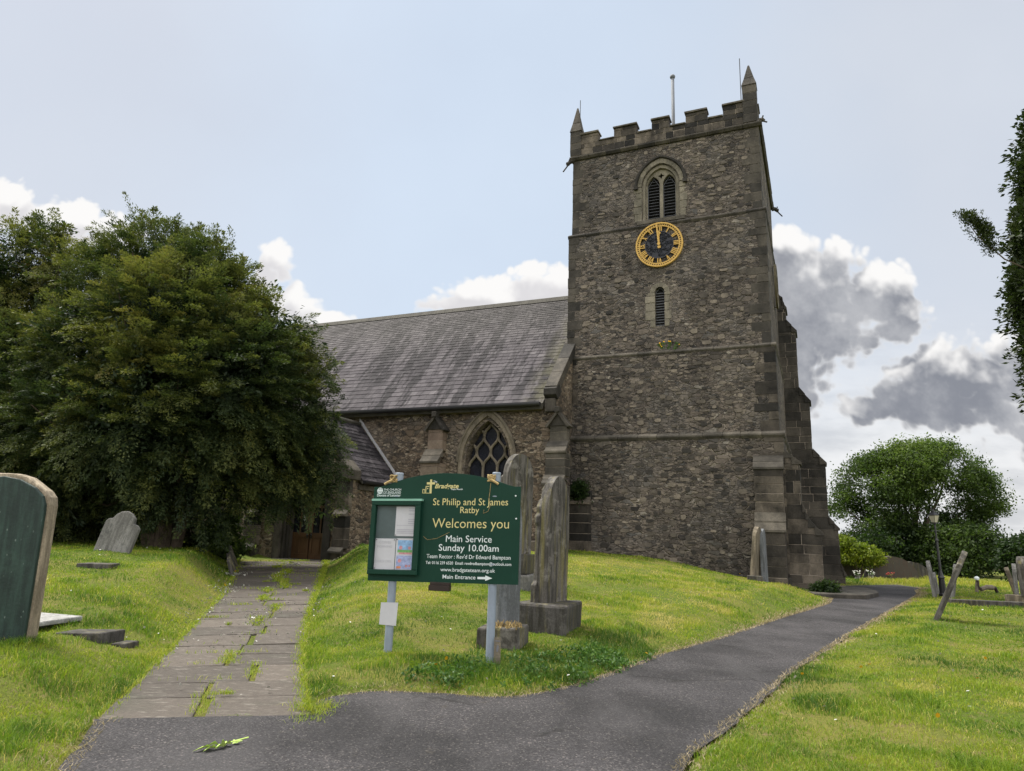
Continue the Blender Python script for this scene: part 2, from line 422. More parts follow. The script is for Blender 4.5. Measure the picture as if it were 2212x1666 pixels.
M['grave_bluish'] = material('grave_bluish', gravestonef((.16, .172, .185), (.22, .226, .232), dirt=(.09, .096, .1), lamt=.4))
M['grave_brown'] = material('grave_brown', gravestonef((.065, .046, .035), (.09, .067, .05), lamt=.4))
M['grave_light'] = material('grave_light', gravestonef((.34, .34, .33), (.22, .22, .21), dirt=(.2, .2, .19), lamt=.4))
M['grave_edge'] = material('grave_edge', gravestonef((.36, .30, .22), (.16, .13, .095), dirt=(.17, .14, .10), lamt=.6))
def slateface(T, co, var):
    n = T.noise(co, 2.6, 5, .6); st = T.noise(T.vmath('MULTIPLY', co, (7, 7, .8)), 2.0, 5, .65)
    c = T.mix(T.step(st, .35, .68), (.008, .018, .016), (.020, .042, .035))
    c = T.mix(T.math('MULTIPLY', T.step(n, .52, .7), .6), c, (.028, .056, .045))
    v = T.node('ShaderNodeTexVoronoi', {'Vector': T.vmath('MULTIPLY', co, (1, 1, .6)), 'Scale': 17.0, 'Randomness': 1.0})
    sp = T.math('MULTIPLY', T.step(v.outputs['Distance'], .16, .10), T.step(T.noise(co, 2.2, 3), .48, .56))
    c = T.mix(T.math('MULTIPLY', sp, .8), c, (.11, .14, .125))
    return c, T.noise(co, 30, 4), .003
M['slate_face'] = material('algae_slate_face', slateface, rough=.5, spec=.3)
# ------------------------------------------------------------------ value noise for layouts
_perm = np.random.default_rng(3).random((256, 256))
def vnoise(x, y):
    xi, yi = np.floor(x).astype(int), np.floor(y).astype(int); fx, fy = x - xi, y - yi
    fx, fy = fx * fx * (3 - 2 * fx), fy * fy * (3 - 2 * fy)
    g = lambda a, b: _perm[a % 256, b % 256]
    return (g(xi, yi) * (1 - fx) + g(xi + 1, yi) * fx) * (1 - fy) + (g(xi, yi + 1) * (1 - fx) + g(xi + 1, yi + 1) * fx) * fy
def fbm(x, y, n=4):
    x, y = np.asarray(x, float), np.asarray(y, float)
    s, a, t = 0, 1.0, 0
    for i in range(n):
        c, d = math.cos(.65 + i), math.sin(.65 + i); s = s + a * vnoise((x * c - y * d) * 2 ** i + 17 * i, (x * d + y * c) * 2 ** i + 31 * i); t += a; a *= .5
    return s / t
def sstep(v, a, b):
    t = np.clip((v - a) / (b - a), 0, 1); return t * t * (3 - 2 * t)

def sdist(px, py, poly):
    """signed distance to a polygon: negative inside"""
    px, py = np.asarray(px, float), np.asarray(py, float)
    d = np.full(px.shape, 1e9); ins = np.zeros(px.shape, bool); n = len(poly)
    for i in range(n):
        ax, ay = poly[i]; bx, by = poly[(i + 1) % n]
        ex, ey = bx - ax, by - ay; L = ex * ex + ey * ey + 1e-12
        t = np.clip(((px - ax) * ex + (py - ay) * ey) / L, 0, 1)
        d = np.minimum(d, np.hypot(px - ax - t * ex, py - ay - t * ey))
        c = (ay > py) != (by > py)
        ins ^= c & (px < (bx - ax) * (py - ay) / (by - ay + 1e-12) + ax)
    return np.where(ins, -d, d)

def smooth_line(pts, n=6):
    P = np.array(pts, float); out = []
    for i in range(len(P) - 1):
        p0, p1, p2, p3 = P[max(i - 1, 0)], P[i], P[i + 1], P[min(i + 2, len(P) - 1)]
        for t in np.linspace(0, 1, n, endpoint=False):
            out.append(.5 * (2 * p1 + (p2 - p0) * t + (2 * p0 - 5 * p1 + 4 * p2 - p3) * t * t + (3 * p1 - p0 - 3 * p2 + p3) * t ** 3))
    return [tuple(p) for p in out] + [tuple(P[-1])]

A_LEFT = smooth_line([(-1.0, -6), (-1.7, 0), (-2.25, 3), (-2.79, 4.84), (-3.22, 5.97)], 5)
A_MOUND = smooth_line([(-1.72, 6.31), (-1.66, 6.9), (-1.29, 7.28), (-.61, 7.31), (-.11, 7.23), (.31, 7.43), (.83, 8.02), (1.43, 8.92), (2.31, 10.35), (3.65, 12.16), (5.81, 15.38), (8.55, 19.31), (9.6, 21.3), (11.6, 24.4), (13.2, 28.2)], 5)
A_RIGHT = smooth_line([(16.6, 30.4), (16.4, 28.3), (15.3, 26.6), (14.2, 24.6), (12.54, 22.11), (9.66, 17.94), (6.79, 13.8), (5.13, 11.36), (3.66, 9.16), (2.54, 7.32), (1.82, 6.14), (1.28, 5.2), (.7, 3.0), (.3, 0), (.1, -6)], 5)
ASPHALT = A_LEFT + A_MOUND + A_RIGHT
def jig(poly, amp=.06):
    P = np.array(poly); n = fbm(P[:, 0] * 2.3, P[:, 1] * 2.3, 3) - .5
    m = fbm(P[:, 0] * 2.3 + 50, P[:, 1] * 2.3 + 9, 3) - .5
    return [tuple(p) for p in P + np.stack([n, m], 1) * amp * 2]
FL_L = [(-3.22, 5.97), (-3.77, 7.96), (-4.8, 11.48), (-5.75, 14.7), (-7.3, 19.2), (-8.9, 23.6)]
FL_R = [(-1.60, 6.33), (-2.28, 8.52), (-3.17, 11.94), (-3.96, 15.43), (-5.0, 20.0), (-6.2, 25.2)]
FLAG = FL_L + [(-9.6, 26.3), (-6.4, 27.0)] + FL_R[::-1]
def flag_z(y): return np.interp(y, [5.97, 8, 11.5, 15, 23, 26], [0.0, .03, .10, .2, .38, .42])

_ctl = np.array([(-5.5, 8.6, .27), (-4.5, 8.3, .22), (-10.9, 17, .86), (-9.8, 19, .85), (-8.0, 20, .74), (-8.3, 15, .93), (-7.4, 13, .70), (-3.6, 5.4, .06), (-4.2, 7.6, .32), (-6, 5, .35), (-10, 6, .6), (-16, 15, .95), (-20, 30, .9), (-12, 26, .85), (-14, 20, .92),
                 (2.68, 26.46, 1.03), (5.06, 25.4, .90), (6.53, 24.76, .66), (7.92, 24.1, .34), (9.24, 23.5, .1), (1.24, 25, 1.04), (-3.3, 25, .95), (-4.7, 24.5, 1.05), (-5.6, 25.2, .8), (.5, 20, .83), (0, 15.4, .55), (.4, 11, .22), (-1.3, 8.8, .09), (-.1, 8.6, .05), (-2.2, 11.5, .28), (-2.8, 15, .55), (-3.6, 19, .85),
                 (3, 16, .42), (5, 20, .48), (7.6, 22, .42), (3.2, 13, .2), (0, 30, 1.0), (-6, 31, .8), (8, 31, .1),
                 (2.5, 5.5, .04), (4, 7.5, .06), (6, 10, .07), (8.8, 14.8, .07), (13.5, 22.3, .05), (14, 19.5, .1), (20, 20, .15), (18, 26, .08), (16, 32, .05), (26, 45, .0), (40, 40, .0), (10, 40, .0), (-2, 0, .0), (4, 0, .05), (-8, 0, .3), (12, 8, .2), (-30, 10, .9), (-30, 45, .5), (0, 55, .0)])
_K = np.hypot(_ctl[:, None, 0] - _ctl[None, :, 0], _ctl[:, None, 1] - _ctl[None, :, 1])
_A = np.block([[_K + .25 * np.eye(len(_ctl)) * 0.2, np.c_[np.ones(len(_ctl)), _ctl[:, :2]]], [np.c_[np.ones(len(_ctl)), _ctl[:, :2]].T, np.zeros((3, 3))]])
_w = np.linalg.solve(_A, np.r_[_ctl[:, 2], 0, 0, 0])
def H(x, y):
    """height of the ground"""
    x, y = np.asarray(x, float), np.asarray(y, float); sh = x.shape; xf, yf = x.ravel(), y.ravel()
    z = _w[-3] + _w[-2] * xf + _w[-1] * yf
    for i in range(len(_ctl)): z = z + _w[i] * np.hypot(xf - _ctl[i, 0], yf - _ctl[i, 1])
    rr = np.hypot(xf, yf - 20)
    k = sstep(rr, 40, 75); z = z * (1 - k)
    z = z - sstep(np.hypot(xf, yf), 75, 600) * 9.0
    near = rr < 60
    z = z + np.where(near, (fbm(xf * .9, yf * .9, 4) - .5) * .09 + (fbm(xf * 3.1, yf * 3.1, 3) - .5) * .035, 0)
    da = np.where(near, sdist(xf, yf, ASPHALT), 9.0)
    z = np.where(da < 1.5, z * sstep(da, -.05, 1.3) + .025 * sstep(da, 0, .25), z)
    df = np.where(near, sdist(xf, yf, FLAG), 9.0); fz = flag_z(yf)
    z = np.where(df < 1.3, fz + (z - fz) * sstep(df, -.05, 1.1) + .02 * sstep(df, 0, .2), z)
    z = np.where(da < 0.02, np.minimum(z, -.05), z)
    z = np.where(df < 0.0, fz - .022, z)
    return z.reshape(sh)

# ------------------------------------------------------------------ ground sheet
xs = np.unique(np.round(np.concatenate([np.arange(-14, 22, .16), np.arange(-45, -14, .8), np.arange(22, 60, .8), -np.geomspace(45, 4000, 26), np.geomspace(60, 4000, 26)]), 3))
ys = np.unique(np.round(np.concatenate([np.arange(-8, 3, .6), np.arange(3, 32, .16), np.arange(32, 75, .8), np.geomspace(75, 6000, 34), -np.geomspace(8, 400, 8)]), 3))
GX, GY = np.meshgrid(xs, ys); GZ = H(GX, GY)
V = np.stack([GX.ravel(), GY.ravel(), GZ.ravel()], 1); nx, ny = len(xs), len(ys)
idx = np.arange(nx * ny).reshape(ny, nx)
F = np.stack([idx[:-1, :-1].ravel(), idx[:-1, 1:].ravel(), idx[1:, 1:].ravel(), idx[1:, :-1].ravel()], 1)
def groundf(T, co, var):
    n1 = T.noise(co, .5, 5, .6); n2 = T.noise(co, 6, 5, .7)
    c = T.mix(T.step(n1, .38, .62), (.085, .12, .018), (.15, .15, .035))
    c = T.mix(T.math('MULTIPLY', T.step(n2, .52, .68), .8), c, (.17, .135, .065))
    fi = T.noise(co, 45, 4, .7)
    c = T.mix(1.0, c, T.ramp(fi, [(.3, (.55,) * 3), (.7, (1.25,) * 3)]), 'MULTIPLY')
    far = T.node('ShaderNodeSeparateXYZ', {0: co}).outputs[2]
    c = T.mix(T.step(far, -1.5, -6), c, T.mix(T.step(T.noise(co, .006, 3), .45, .55), (.10, .15, .05), (.16, .19, .08)))
    return c, T.math('ADD', fi, n2), .03
M['ground'] = material('grassy_ground', groundf, rough=.95, spec=.1)
ground = raw_mesh('ground', V, F, M['ground']); ground.data.polygons.foreach_set('use_smooth', [True] * len(F)); tag(ground, kind='structure')

# ------------------------------------------------------------------ asphalt path
def sheet(poly, zf, step):
    """triangulated sheet filling a polygon"""
    P = [Vector((p[0], p[1], 0)) for p in poly]
    tri = tessellate_polygon([P])
    return [(p[0], p[1], zf(p[0], p[1])) for p in poly], [tuple(t) for t in tri]
ASJ = jig(ASPHALT, .05)
av, af = sheet(ASJ, lambda x, y: 0.0, 1)
m = MB(); m.add(av, af, .5)
def asphaltf(T, co, var):
    n = T.noise(co, .55, 5, .55); g = T.noise(co, 95, 3, .8); v = T.node('ShaderNodeTexVoronoi', {'Vector': co, 'Scale': 85.0})
    gr = T.node('ShaderNodeSeparateColor', {0: v.outputs['Color']}).outputs[0]
    c = T.mix(T.step(n, .36, .64), (.024, .0235, .025), (.050, .048, .051))
    c = T.mix(1.0, c, T.ramp(gr, [(0, (.5,) * 3), (.6, (1.0,) * 3), (.92, (1.45, 1.42, 1.38)), (1, (3.2, 3.0, 2.7))]), 'MULTIPLY')
    c = T.mix(T.math('MULTIPLY', T.step(T.noise(co, 4.5, 5, .7), .60, .72), .35), c, (.075, .065, .05))
    cr = T.node('ShaderNodeTexVoronoi', {'Vector': T.vmath('ADD', co, T.vmath('MULTIPLY', T.noise(co, 2.5, 4, .6, out=1), (.5, .5, 0))), 'Scale': .55}, feature='DISTANCE_TO_EDGE').outputs['Distance']
    crk = T.math('MULTIPLY', T.step(cr, .012, .004), T.step(T.noise(co, .5, 2), .5, .56))
    c = T.mix(T.math('MULTIPLY', crk, .7), c, (.010, .010, .009))
    tr = T.step(T.noise(T.vmath('MULTIPLY', co, (1.2, .35, 1)), 1.0, 4, .6), .48, .66)
    c = T.mix(T.math('MULTIPLY', tr, .35), c, (.075, .072, .074))
    return c, T.math('ADD', g, gr), .006
M['asphalt'] = material('asphalt', asphaltf, rough=.85, spec=.2)
tag(m.build('asphalt_path', M['asphalt']), kind='structure')

# ------------------------------------------------------------------ flagstone path: two slabs to a course, grass between
m = MB(); bed = MB(); JOINTS = []
Lp, Rp = np.array(smooth_line(FL_L, 8)), np.array(smooth_line(FL_R, 8))
def side(P, t):
    s = np.r_[0, np.cumsum(np.hypot(*np.diff(P, axis=0).T))]; return np.array([np.interp(t * s[-1], s, P[:, k]) for k in (0, 1)])
t = 0.0; tot = 19.5; pj = .0; k = 0
while t < 1:
    dt = random.uniform(.62, .86) / tot; t1 = min(1, t + dt)
    frac = random.uniform(.42, .68); g = random.uniform(.015, .06)
    for (fa, fb) in ((random.uniform(0, .02), frac - g * .5), (frac + g * .5, 1 - random.uniform(0, .02))):
        e = .010 / tot * 1.0
        c4 = [side(Lp, tt) * (1 - f) + side(Rp, tt) * f for tt, f in ((t + e, fa), (t + e, fb), (t1 - e, fb), (t1 - e, fa))]
        tz = random.uniform(-.006, .006)
        c4 = [(p[0] + random.uniform(-.012, .012), p[1] + random.uniform(-.012, .012)) for p in c4]
        top = [(p[0], p[1], float(flag_z(p[1])) + tz + random.uniform(-.006, .006)) for p in c4]
        low = [(p[0], p[1], z - .09) for p, (_, _, z) in zip(c4, top)]
        m.add(low + top, [(4, 5, 6, 7), (0, 1, 5, 4), (1, 2, 6, 5), (2, 3, 7, 6), (3, 0, 4, 7)])
    JOINTS.append((t, t1, frac, g)); t = t1; k += 1
def flagf(T, co, var):
    c = T.mix(var, (.050, .042, .035), (.090, .075, .062))
    n = T.noise(T.vmath('MULTIPLY', co, (2.0, 9, 1)), 2.4, 6, .7)
    c = T.mix(T.math('MULTIPLY', T.step(n, .55, .64), .8), c, (.17, .155, .135))
    f_ = T.noise(co, 26, 5, .7)
    c = T.mix(T.math('MULTIPLY', T.step(T.noise(co, 1.3, 5, .6), .5, .7), .5), c, (.045, .045, .032))
    c = T.mix(1.0, c, T.ramp(f_, [(.3, (.72,) * 3), (.7, (1.22,) * 3)]), 'MULTIPLY')
    return c, T.math('ADD', f_, n), .008
M['flag'] = material('flagstones', flagf, rough=.7)
flagpath = m.build('flagstone_path', M['flag'], bevel=.012); tag(flagpath, kind='structure')

# ------------------------------------------------------------------ church
CX, CY, TH = 9.164, 23.973, R(23.922)
church = empty('church', (CX, CY, 0), -TH, 'old rubble stone church with square clock tower, slate nave roof and gabled porch', 'church')
fxz = lambda u, w, d: (u, d, w)
fyz = lambda u, w, d: (d, u, w)

def arch(cx, half, z0, zs, rise, n=10):
    """outline of a pointed arch opening, counter-clockwise from bottom right"""
    Rr = (half * half + rise * rise) / (2 * half); pts = [(cx + half, z0)]
    a1 = math.acos(max(-1, min(1, (Rr - half) / Rr)))
    for i in range(n + 1):
        a = a1 * i / n; pts.append((cx + half - Rr + Rr * math.cos(a), zs + Rr * math.sin(a)))
    for i in range(n - 1, -1, -1):
        a = a1 * i / n; pts.append((cx - half + Rr - Rr * math.cos(a), zs + Rr * math.sin(a)))
    pts.append((cx - half, z0)); return pts
def off_arch(cx, half, z0, zs, rise, o, n=10):
    return arch(cx, half + o, z0, zs, rise * (half + o) / half, n)
def rect(x0, x1, z0, z1): return [(x1, z0), (x1, z1), (x0, z1), (x0, z0)]

def courses(m, x0, x1, y0, y1, z0, z1, h=(.24, .40), jit=.008, wmax=.75, d=.012):
    """ashlar masonry: block courses filling a box, each block a little different"""
    z = z0
    while z < z1 - .02:
        hh = min(random.uniform(*h), z1 - z)
        if z1 - z - hh < .12: hh = z1 - z
        cuts = [x0]; 
        while x1 - cuts[-1] > wmax * 1.25: cuts.append(cuts[-1] + random.uniform(.55, 1.0) * wmax)
        cuts.append(x1)
        for a, b in zip(cuts[:-1], cuts[1:]):
            j = random.uniform(0, d)
            m.box(a + .004, b - .004, y0 + j, y1 - random.uniform(0, d), z + .005, z + hh - .005, jit=jit)
        z += hh
    if z1 - z0 > .03: m.box(x0 + .02, x1 - .02, y0 + .022, y1 - .022, z0, z1, var=2.0)   # mortar core

class Setoffs(list):
    """the sloping set-offs of one buttress: each becomes a part of its own"""
    def build(s, name, mat, parent, bevel=0.0):
        for m in s: m.build(name, mat, parent, bevel=bevel)
def weathering(S_, x0, x1, y0, y1, z0, z1, along='y', over=.03, n=2):
    """sloping set-off stones from (y0,z0) low to (y1,z1) high"""
    if isinstance(S_, Setoffs): m = MB(); S_.append(m)
    else: m = S_
    for i in range(n):
        a, b = i / n, (i + 1) / n
        ya, yb, za, zb = y0 + (y1 - y0) * a, y0 + (y1 - y0) * b, z0 + (z1 - z0) * a, z0 + (z1 - z0) * b
        lip = .05 if i == 0 else .03
        s = 1 if y1 > y0 else -1
        prof = [(ya - s * lip, za - .03), (ya - s * lip, za + .05), (yb, zb + .05), (yb, za - .03)]
        if along == 'y': m.prism(prof, fyz, x0 - over, x1 + over)
        else: m.prism(prof, fxz, x0 - over, x1 + over)

TW = 7.5
def proud_stones(m, z0, z1, inset, n, avoid=()):
    """bigger face stones standing a few millimetres proud of the rubble"""
    rr = random.Random(int(z0 * 10) + 99); done = []
    while len(done) < n:
        w, h = rr.uniform(.14, .38), rr.uniform(.08, .20); x, z = rr.uniform(-TW + .45, -.45), rr.uniform(z0 + .2, z1 - .25)
        if any(abs(x - a) < b + w / 2 and abs(z - c) < d + h / 2 for a, b, c, d in avoid) or any(abs(x - q[0]) < (w + q[2]) / 2 + .03 and abs(z - q[1]) < (h + q[3]) / 2 + .02 for q in done): continue
        done.append((x, z, w, h)); k = rr.randint(6, 8); a0 = rr.uniform(0, 1)
        P = []
        for i in range(k):
            a = 2 * math.pi * (i + a0) / k; c, s_ = math.cos(a), math.sin(a); f = rr.uniform(.85, 1.05)
            P.append((x + math.copysign(abs(c) ** .6, c) * w / 2 * f, z + math.copysign(abs(s_) ** .6, s_) * h / 2 * f))
        m.prism(P, fxz, -inset - rr.uniform(.008, .028), -inset + .05, var=rr.random() ** 1.25)
def stage(z0, z1, inset, holes, n_stones, avoid):
    m = MB(); x0, x1, y0, y1 = -TW - inset, inset, -inset, TW + inset
    m.prism(rect(x0, x1, z0, z1), fxz, y0, y0 + .75, holes=holes)
    m.box(x0, x0 + .6, y0 + .752, y1, z0, z1); m.box(x1 - .6, x1, y0 + .752, y1, z0, z1); m.box(x0 + .602, x1 - .602, y1 - .6, y1, z0, z1)
    m.box(x0 + .6, x1 - .6, y0 + .75, y1 - .6, z1 - .1, z1 - .02); m.box(x0 + .6, x1 - .6, y0 + .75, y1 - .6, z0 + .02, z0 + .1)
    nf = len(m.f); proud_stones(m, max(z0, .5), z1, inset, n_stones, avoid)
    o = m.build('tower_stage', M['rubble'], church); o.data.materials.append(M['stone_block'])
    for k in range(nf, len(o.data.polygons)): o.data.polygons[k].material_index = 1
    # quoins: long and short corner blocks, standing a little proud
    q = MB(); q2 = MB(); z = z0 + .02
    flip = random.random() < .5
    while z < z1 - .18:
        h = min(random.uniform(.28, .48), z1 - z - .02)
        L, W = (random.uniform(.5, .8), random.uniform(.28, .4)); 
        if flip: L, W = W, L
        flip = not flip; pr = random.uniform(.006, .02)
        q.box(x1 - L, x1 + pr, y0 - pr, y0 + W, z, z + h - .012, jit=.006)
        L2, W2 = (random.uniform(.4, .7), .3) if flip else (.3, random.uniform(.4, .7))
        q2.box(x0 - pr, x0 + L2, y0 - pr, y0 + W2, z, z + h - .012, jit=.006)
        z += h
    for qq in (q, q2): qq.build('quoins', M['ashlar_dark'] if z0 > 8 else M['buttress'], church, bevel=.012)
    return o
BELL = dict(cx=-3.80, half=.63, z0=14.02, zs=15.52, rise=.76)
stage(13.8, 17.4, .0, [off_arch(o=.12, **BELL)], 95, [(-3.8, 1.15, 15.3, 1.6)])
SLIT = (-3.86, .18, 9.54, 10.92, .2)
stage(8.5, 13.8, .1, [arch(*SLIT, n=5)], 150, [(-3.84, 1.0, 12.84, 1.0), (-3.86, .75, 10.4, 1.2)])
stage(5.28, 8.5, .22, [], 120, [])
stage(-.6, 5.28, .35, [], 170, [(-.1, .5, 2, 4), (-6.9, .5, 1, 3)])

def string(z, inset, out, h, name='string_course', mat='ashlar_dark', y1=TW):
    """moulded band round three sides of the tower"""
    m = MB()
    y0, x1, x0 = -inset, inset, -TW - inset
    prof = [(0, -h * .5), (-out * .5, -h * .45), (-out, -h * .1), (-out, h * .12), (0, h * .55)]
    xx = x0 - out
    while xx < x1 + out:
        nx_ = min(x1 + out, xx + random.uniform(.5, .95)); j = random.uniform(-.012, .012)
        m.prism([(y0 + p[0] + (j if p[0] else .05), z + p[1] + j * .5) for p in prof], fyz, xx + .004, nx_ - .004); xx = nx_
    yy = y0 + .001
    while yy < y1:
        ny_ = min(y1, yy + random.uniform(.5, .95)); j = random.uniform(-.01, .01)
        m.prism([(x1 - p[0] + j - (.05 if not p[0] else 0), z + p[1] + j * .4 - .002) for p in prof], fxz, yy + .004, ny_ - .004); yy = ny_
    m.prism([(x0 + p[0] + (.05 if not p[0] else 0), z + p[1] - .002) for p in prof], fxz, y0 + .001, y1)
    return m.build(name, M[mat], church, bevel=.012)
string(17.36, .0, .14, .26); string(13.74, .05, .10, .22); string(8.45, .15, .12, .22, mat='ashlar'); string(5.22, .29, .13, .26, mat='ashlar')

# parapet with battlements, coping on each merlon
m = MB(); cp = MB()
def para(xa, xb, za, zb): courses(m, xa, xb, .02, .40, za, zb, (.2, .3), .006, .55)
para(-TW + .02, -.02, 17.5, 18.0)
MER = [(-7.2, -6.42), (-5.73, -4.76), (-4.13, -3.42), (-2.76, -1.92), (-1.30, -.5)]
prev = -7.2
for a, b in MER:
    if a > prev + .05: cp.box(prev, a, -.03, .45, 18.0, 18.06, jit=.008)
    para(a, b, 18.0, 18.43); cp.box(a - .03, b + .03, -.04, .46, 18.43, 18.52, jit=.01); prev = b + .03
for xs_ in (-TW, -.38):                       # side parapets running back
    for k in range(6):
        y0 = .45 + k * 1.18
        m.box(xs_ + .01, xs_ + .37, y0, min(TW, y0 + 1.18), 17.5, 18.0); cp.box(xs_ - .02, xs_ + .40, y0 + .62, min(TW, y0 + 1.18), 18.0, 18.05)
        m.box(xs_ + .01, xs_ + .37, y0, y0 + .62, 18.0, 18.43); cp.box(xs_ - .03, xs_ + .41, y0 - .02, y0 + .64, 18.43, 18.51)
m.box(-TW + .01, -.01, TW - .4, TW, 17.5, 18.4)
par = m.build('parapet', M['buttress'], church, bevel=.012); cp.build('coping', M['ashlar'], par, bevel=.012)
def pinnacle(x0, x1, y0, y1, zs, zt):
    m = MB(); courses(m, x0, x1, y0, y1, 17.5, zs, (.26, .4), .008); cx, cy = (x0 + x1) / 2, (y0 + y1) / 2; e = .02; t = .03
    zm = zs + (zt - zs) * .35
    hw, hm = (x1 - x0) / 2 + e, (x1 - x0) / 2 * .70
    for (za, ha, zb, hb) in ((zs, hw, zm, hm), (zm + .008, hm, zt, t)):
        P = [(cx + sx * h, cy + sy * h, z) for z, h in ((za, ha), (zb, hb)) for sx, sy in ((-1, -1), (1, -1), (1, 1), (-1, 1))]
        m.add(P, [(0, 3, 2, 1), (4, 5, 6, 7), (0, 1, 5, 4), (1, 2, 6, 5), (2, 3, 7, 6), (3, 0, 4, 7)])
    m.build('pinnacle', M['ashlar_dark'], church, bevel=.012)
pinnacle(-.55, -.02, -.02, .50, 19.12, 20.14); pinnacle(-7.66, -7.16, -.02, .48, 18.66, 19.92)
m = MB(); m.tube([(-3.9, 3.7, 17.5), (-3.9, 3.7, 22.85)], .085, 10, r1=.075); m.lathe([(.05, 22.85), (.11, 22.88), (.13, 22.95), (.10, 23.02), (.02, 23.05)], -3.9, 3.7, 10)
m.build('flagpole', M['pole_paint'], church, smooth=True)
for x, zb, zt in ((-7.39, 18.4, 20.49), (-.63, 18.4, 20.75)):
    m = MB(); m.tube([(x, .5, zb), (x, .5, zt)], .016, 6); m.build('lightning_rod', M['black_metal'], church)
def gargoyle(p, d, k):
    m = MB(); p = Vector(p); d = Vector(d).normalized() * k
    m.tube([p, p + d * .25 + Vector((0, 0, .05)), p + d * .42], .11, 7, r1=.08); m.tube([p + d * .36, p + d * .52 + Vector((0, 0, .03))], .09, 7)
    m.tube([p + d * .3, p + d * .8 + Vector((0, 0, -.22))], .032, 6)
    m.tube([p + d * .38 + Vector((0, 0, .06)), p + d * .36 + Vector((.05, -.05, .17))], .03, 5)
    m.build('gargoyle', M['ashlar_dark'], church, bevel=.008)
gargoyle((-7.5, .0, 17.28), (-.75, -.55, -.75), .72); gargoyle((0.0, 0.05, 17.42), (.8, -.3, .28), .45); gargoyle((.05, TW - .1, 17.25), (1, .25, -.42), .62)

# belfry window: dressed jambs, hood, tracery plate with two lights and a quatrefoil, louvres
m = MB()
z = 14.0
while z < 15.48:
    h = random.uniform(.24, .36); h = min(h, 15.5 - z)
    for s in (-1, 1):
        w = random.uniform(.17, .34); xa = BELL['cx'] + s * (.76); xb = xa + s * w
        m.box(min(xa, xb), max(xa, xb), -.018, .3, z, z + h - .02, jit=.008)
    z += h
outer, inner = off_arch(o=.30, **BELL), off_arch(o=.135, **BELL)
n_ = len(outer)
for i in range(1, n_ - 2):
    q4 = [inner[i], outer[i], outer[i + 1], inner[i + 1]]
    m.prism([(a, max(b, 15.505)) for a, b in q4], fxz, -.02 - .006 * (i % 2), .3)
bw = m.build('belfry_window', M['dress'], church, bevel=.01)
m = MB()
A0, B0 = off_arch(o=.12, **BELL), off_arch(o=.02, **BELL)
for k, (aa, bb, ya, yb) in enumerate(((off_arch(o=.118, **BELL), off_arch(o=.0, **BELL), .08, .22),)):
    for i in range(len(aa) - 1): m.prism([bb[i], aa[i], aa[i + 1], bb[i + 1]], fxz, ya, yb)
m.build('jamb', M['dress'], bw)
m = MB(); hood = off_arch(o=.36, **BELL)
m.tube([(a, -.04, b) for a, b in hood[1:-1]], .065, 6); m.box(hood[1][0] - .09, hood[1][0] + .07, -.13, .1, 15.40, 15.54); m.box(hood[-2][0] - .07, hood[-2][0] + .09, -.13, .1, 15.40, 15.54)
m.build('hood_mould', M['ashlar_dark'], bw)
cx = BELL['cx']
def quatre(cx, cz, r): return [(cx + r * (1 + .38 * math.cos(4 * a)) * math.cos(a), cz + r * (1 + .38 * math.cos(4 * a)) * math.sin(a)) for a in np.linspace(0, 2 * math.pi, 28, endpoint=False)]
m = MB(); m.prism(off_arch(o=-.01, **BELL), fxz, .20, .34, holes=[arch(cx - .315, .25, 14.06, 15.58, .42, 7), arch(cx + .315, .25, 14.06, 15.58, .42, 7), quatre(cx, 15.98, .085)])
m.build('tracery', M['dress'], bw, bevel=.012)
for s in (-1, 1):
    c = cx + s * .315; m = MB()
    for k in range(14):
        z = 14.09 + k * .131; hw = .26 if z < 15.5 else max(.03, .26 * (1 - ((z - 15.5) / .5) ** 1.5))
        P = [(c - hw, .30, z), (c + hw, .30, z), (c + hw, .40, z + .05), (c - hw, .40, z + .05)]
        m.add(P + [(a, b, c_ + .018) for a, b, c_ in P], [(0, 1, 2, 3), (4, 7, 6, 5), (0, 4, 5, 1), (1, 5, 6, 2), (2, 6, 7, 3), (3, 7, 4, 0)])
    m.tube([(c - .24, .27, 14.06), (c - .24, .27, 15.56), (c, .27, 15.93), (c + .24, .27, 15.56), (c + .24, .27, 14.06)], .018, 4)
    m.build('louvre', M['louvre'], bw)
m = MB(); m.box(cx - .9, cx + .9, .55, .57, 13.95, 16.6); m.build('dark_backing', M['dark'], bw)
m = MB(); m.box(cx - .95, cx + .95, -.06, .34, 13.86, 14.03, jit=.008); m.build('sill', M['ashlar'], bw, bevel=.012)

# slit window under the clock
m = MB(); a0, a1 = arch(*SLIT, n=6), arch(SLIT[0], .40, 9.54, 10.9, .42, 6)
z = 9.52
while z < 10.88:
    h = min(random.uniform(.25, .45), 10.92 - z)
    for s in (-1, 1):
        w = random.uniform(.15, .42); xa = SLIT[0] + s * .182; xb = xa + s * w
        m.box(min(xa, xb), max(xa, xb), -.122, .2, z, z + h - .016, jit=.006)
    z += h
io, oo = arch(SLIT[0], .182, 9.54, 10.92, .2, 6), arch(SLIT[0], .38, 9.54, 10.90, .40, 6)
for i in range(1, len(io) - 2): m.prism([io[i], oo[i], oo[i + 1], io[i + 1]], fxz, -.12 - .004 * (i % 2), .2)
sw = m.build('slit_window', M['dress'], church, bevel=.01)
m = MB()
for k in range(13):
    z = 9.58 + k * .108
    m.box(SLIT[0] - .178, SLIT[0] + .178, .0, .03, z, z + .03)
m.tube([(SLIT[0] - .16, .0, 10.93), (SLIT[0], .0, 11.12), (SLIT[0] + .16, .0, 10.93)], .016, 4)
m.build('louvre', M['louvre'], sw); m = MB(); m.box(SLIT[0] - .3, SLIT[0] + .3, .12, .14, 9.4, 11.4); m.build('dark_backing', M['dark'], sw)

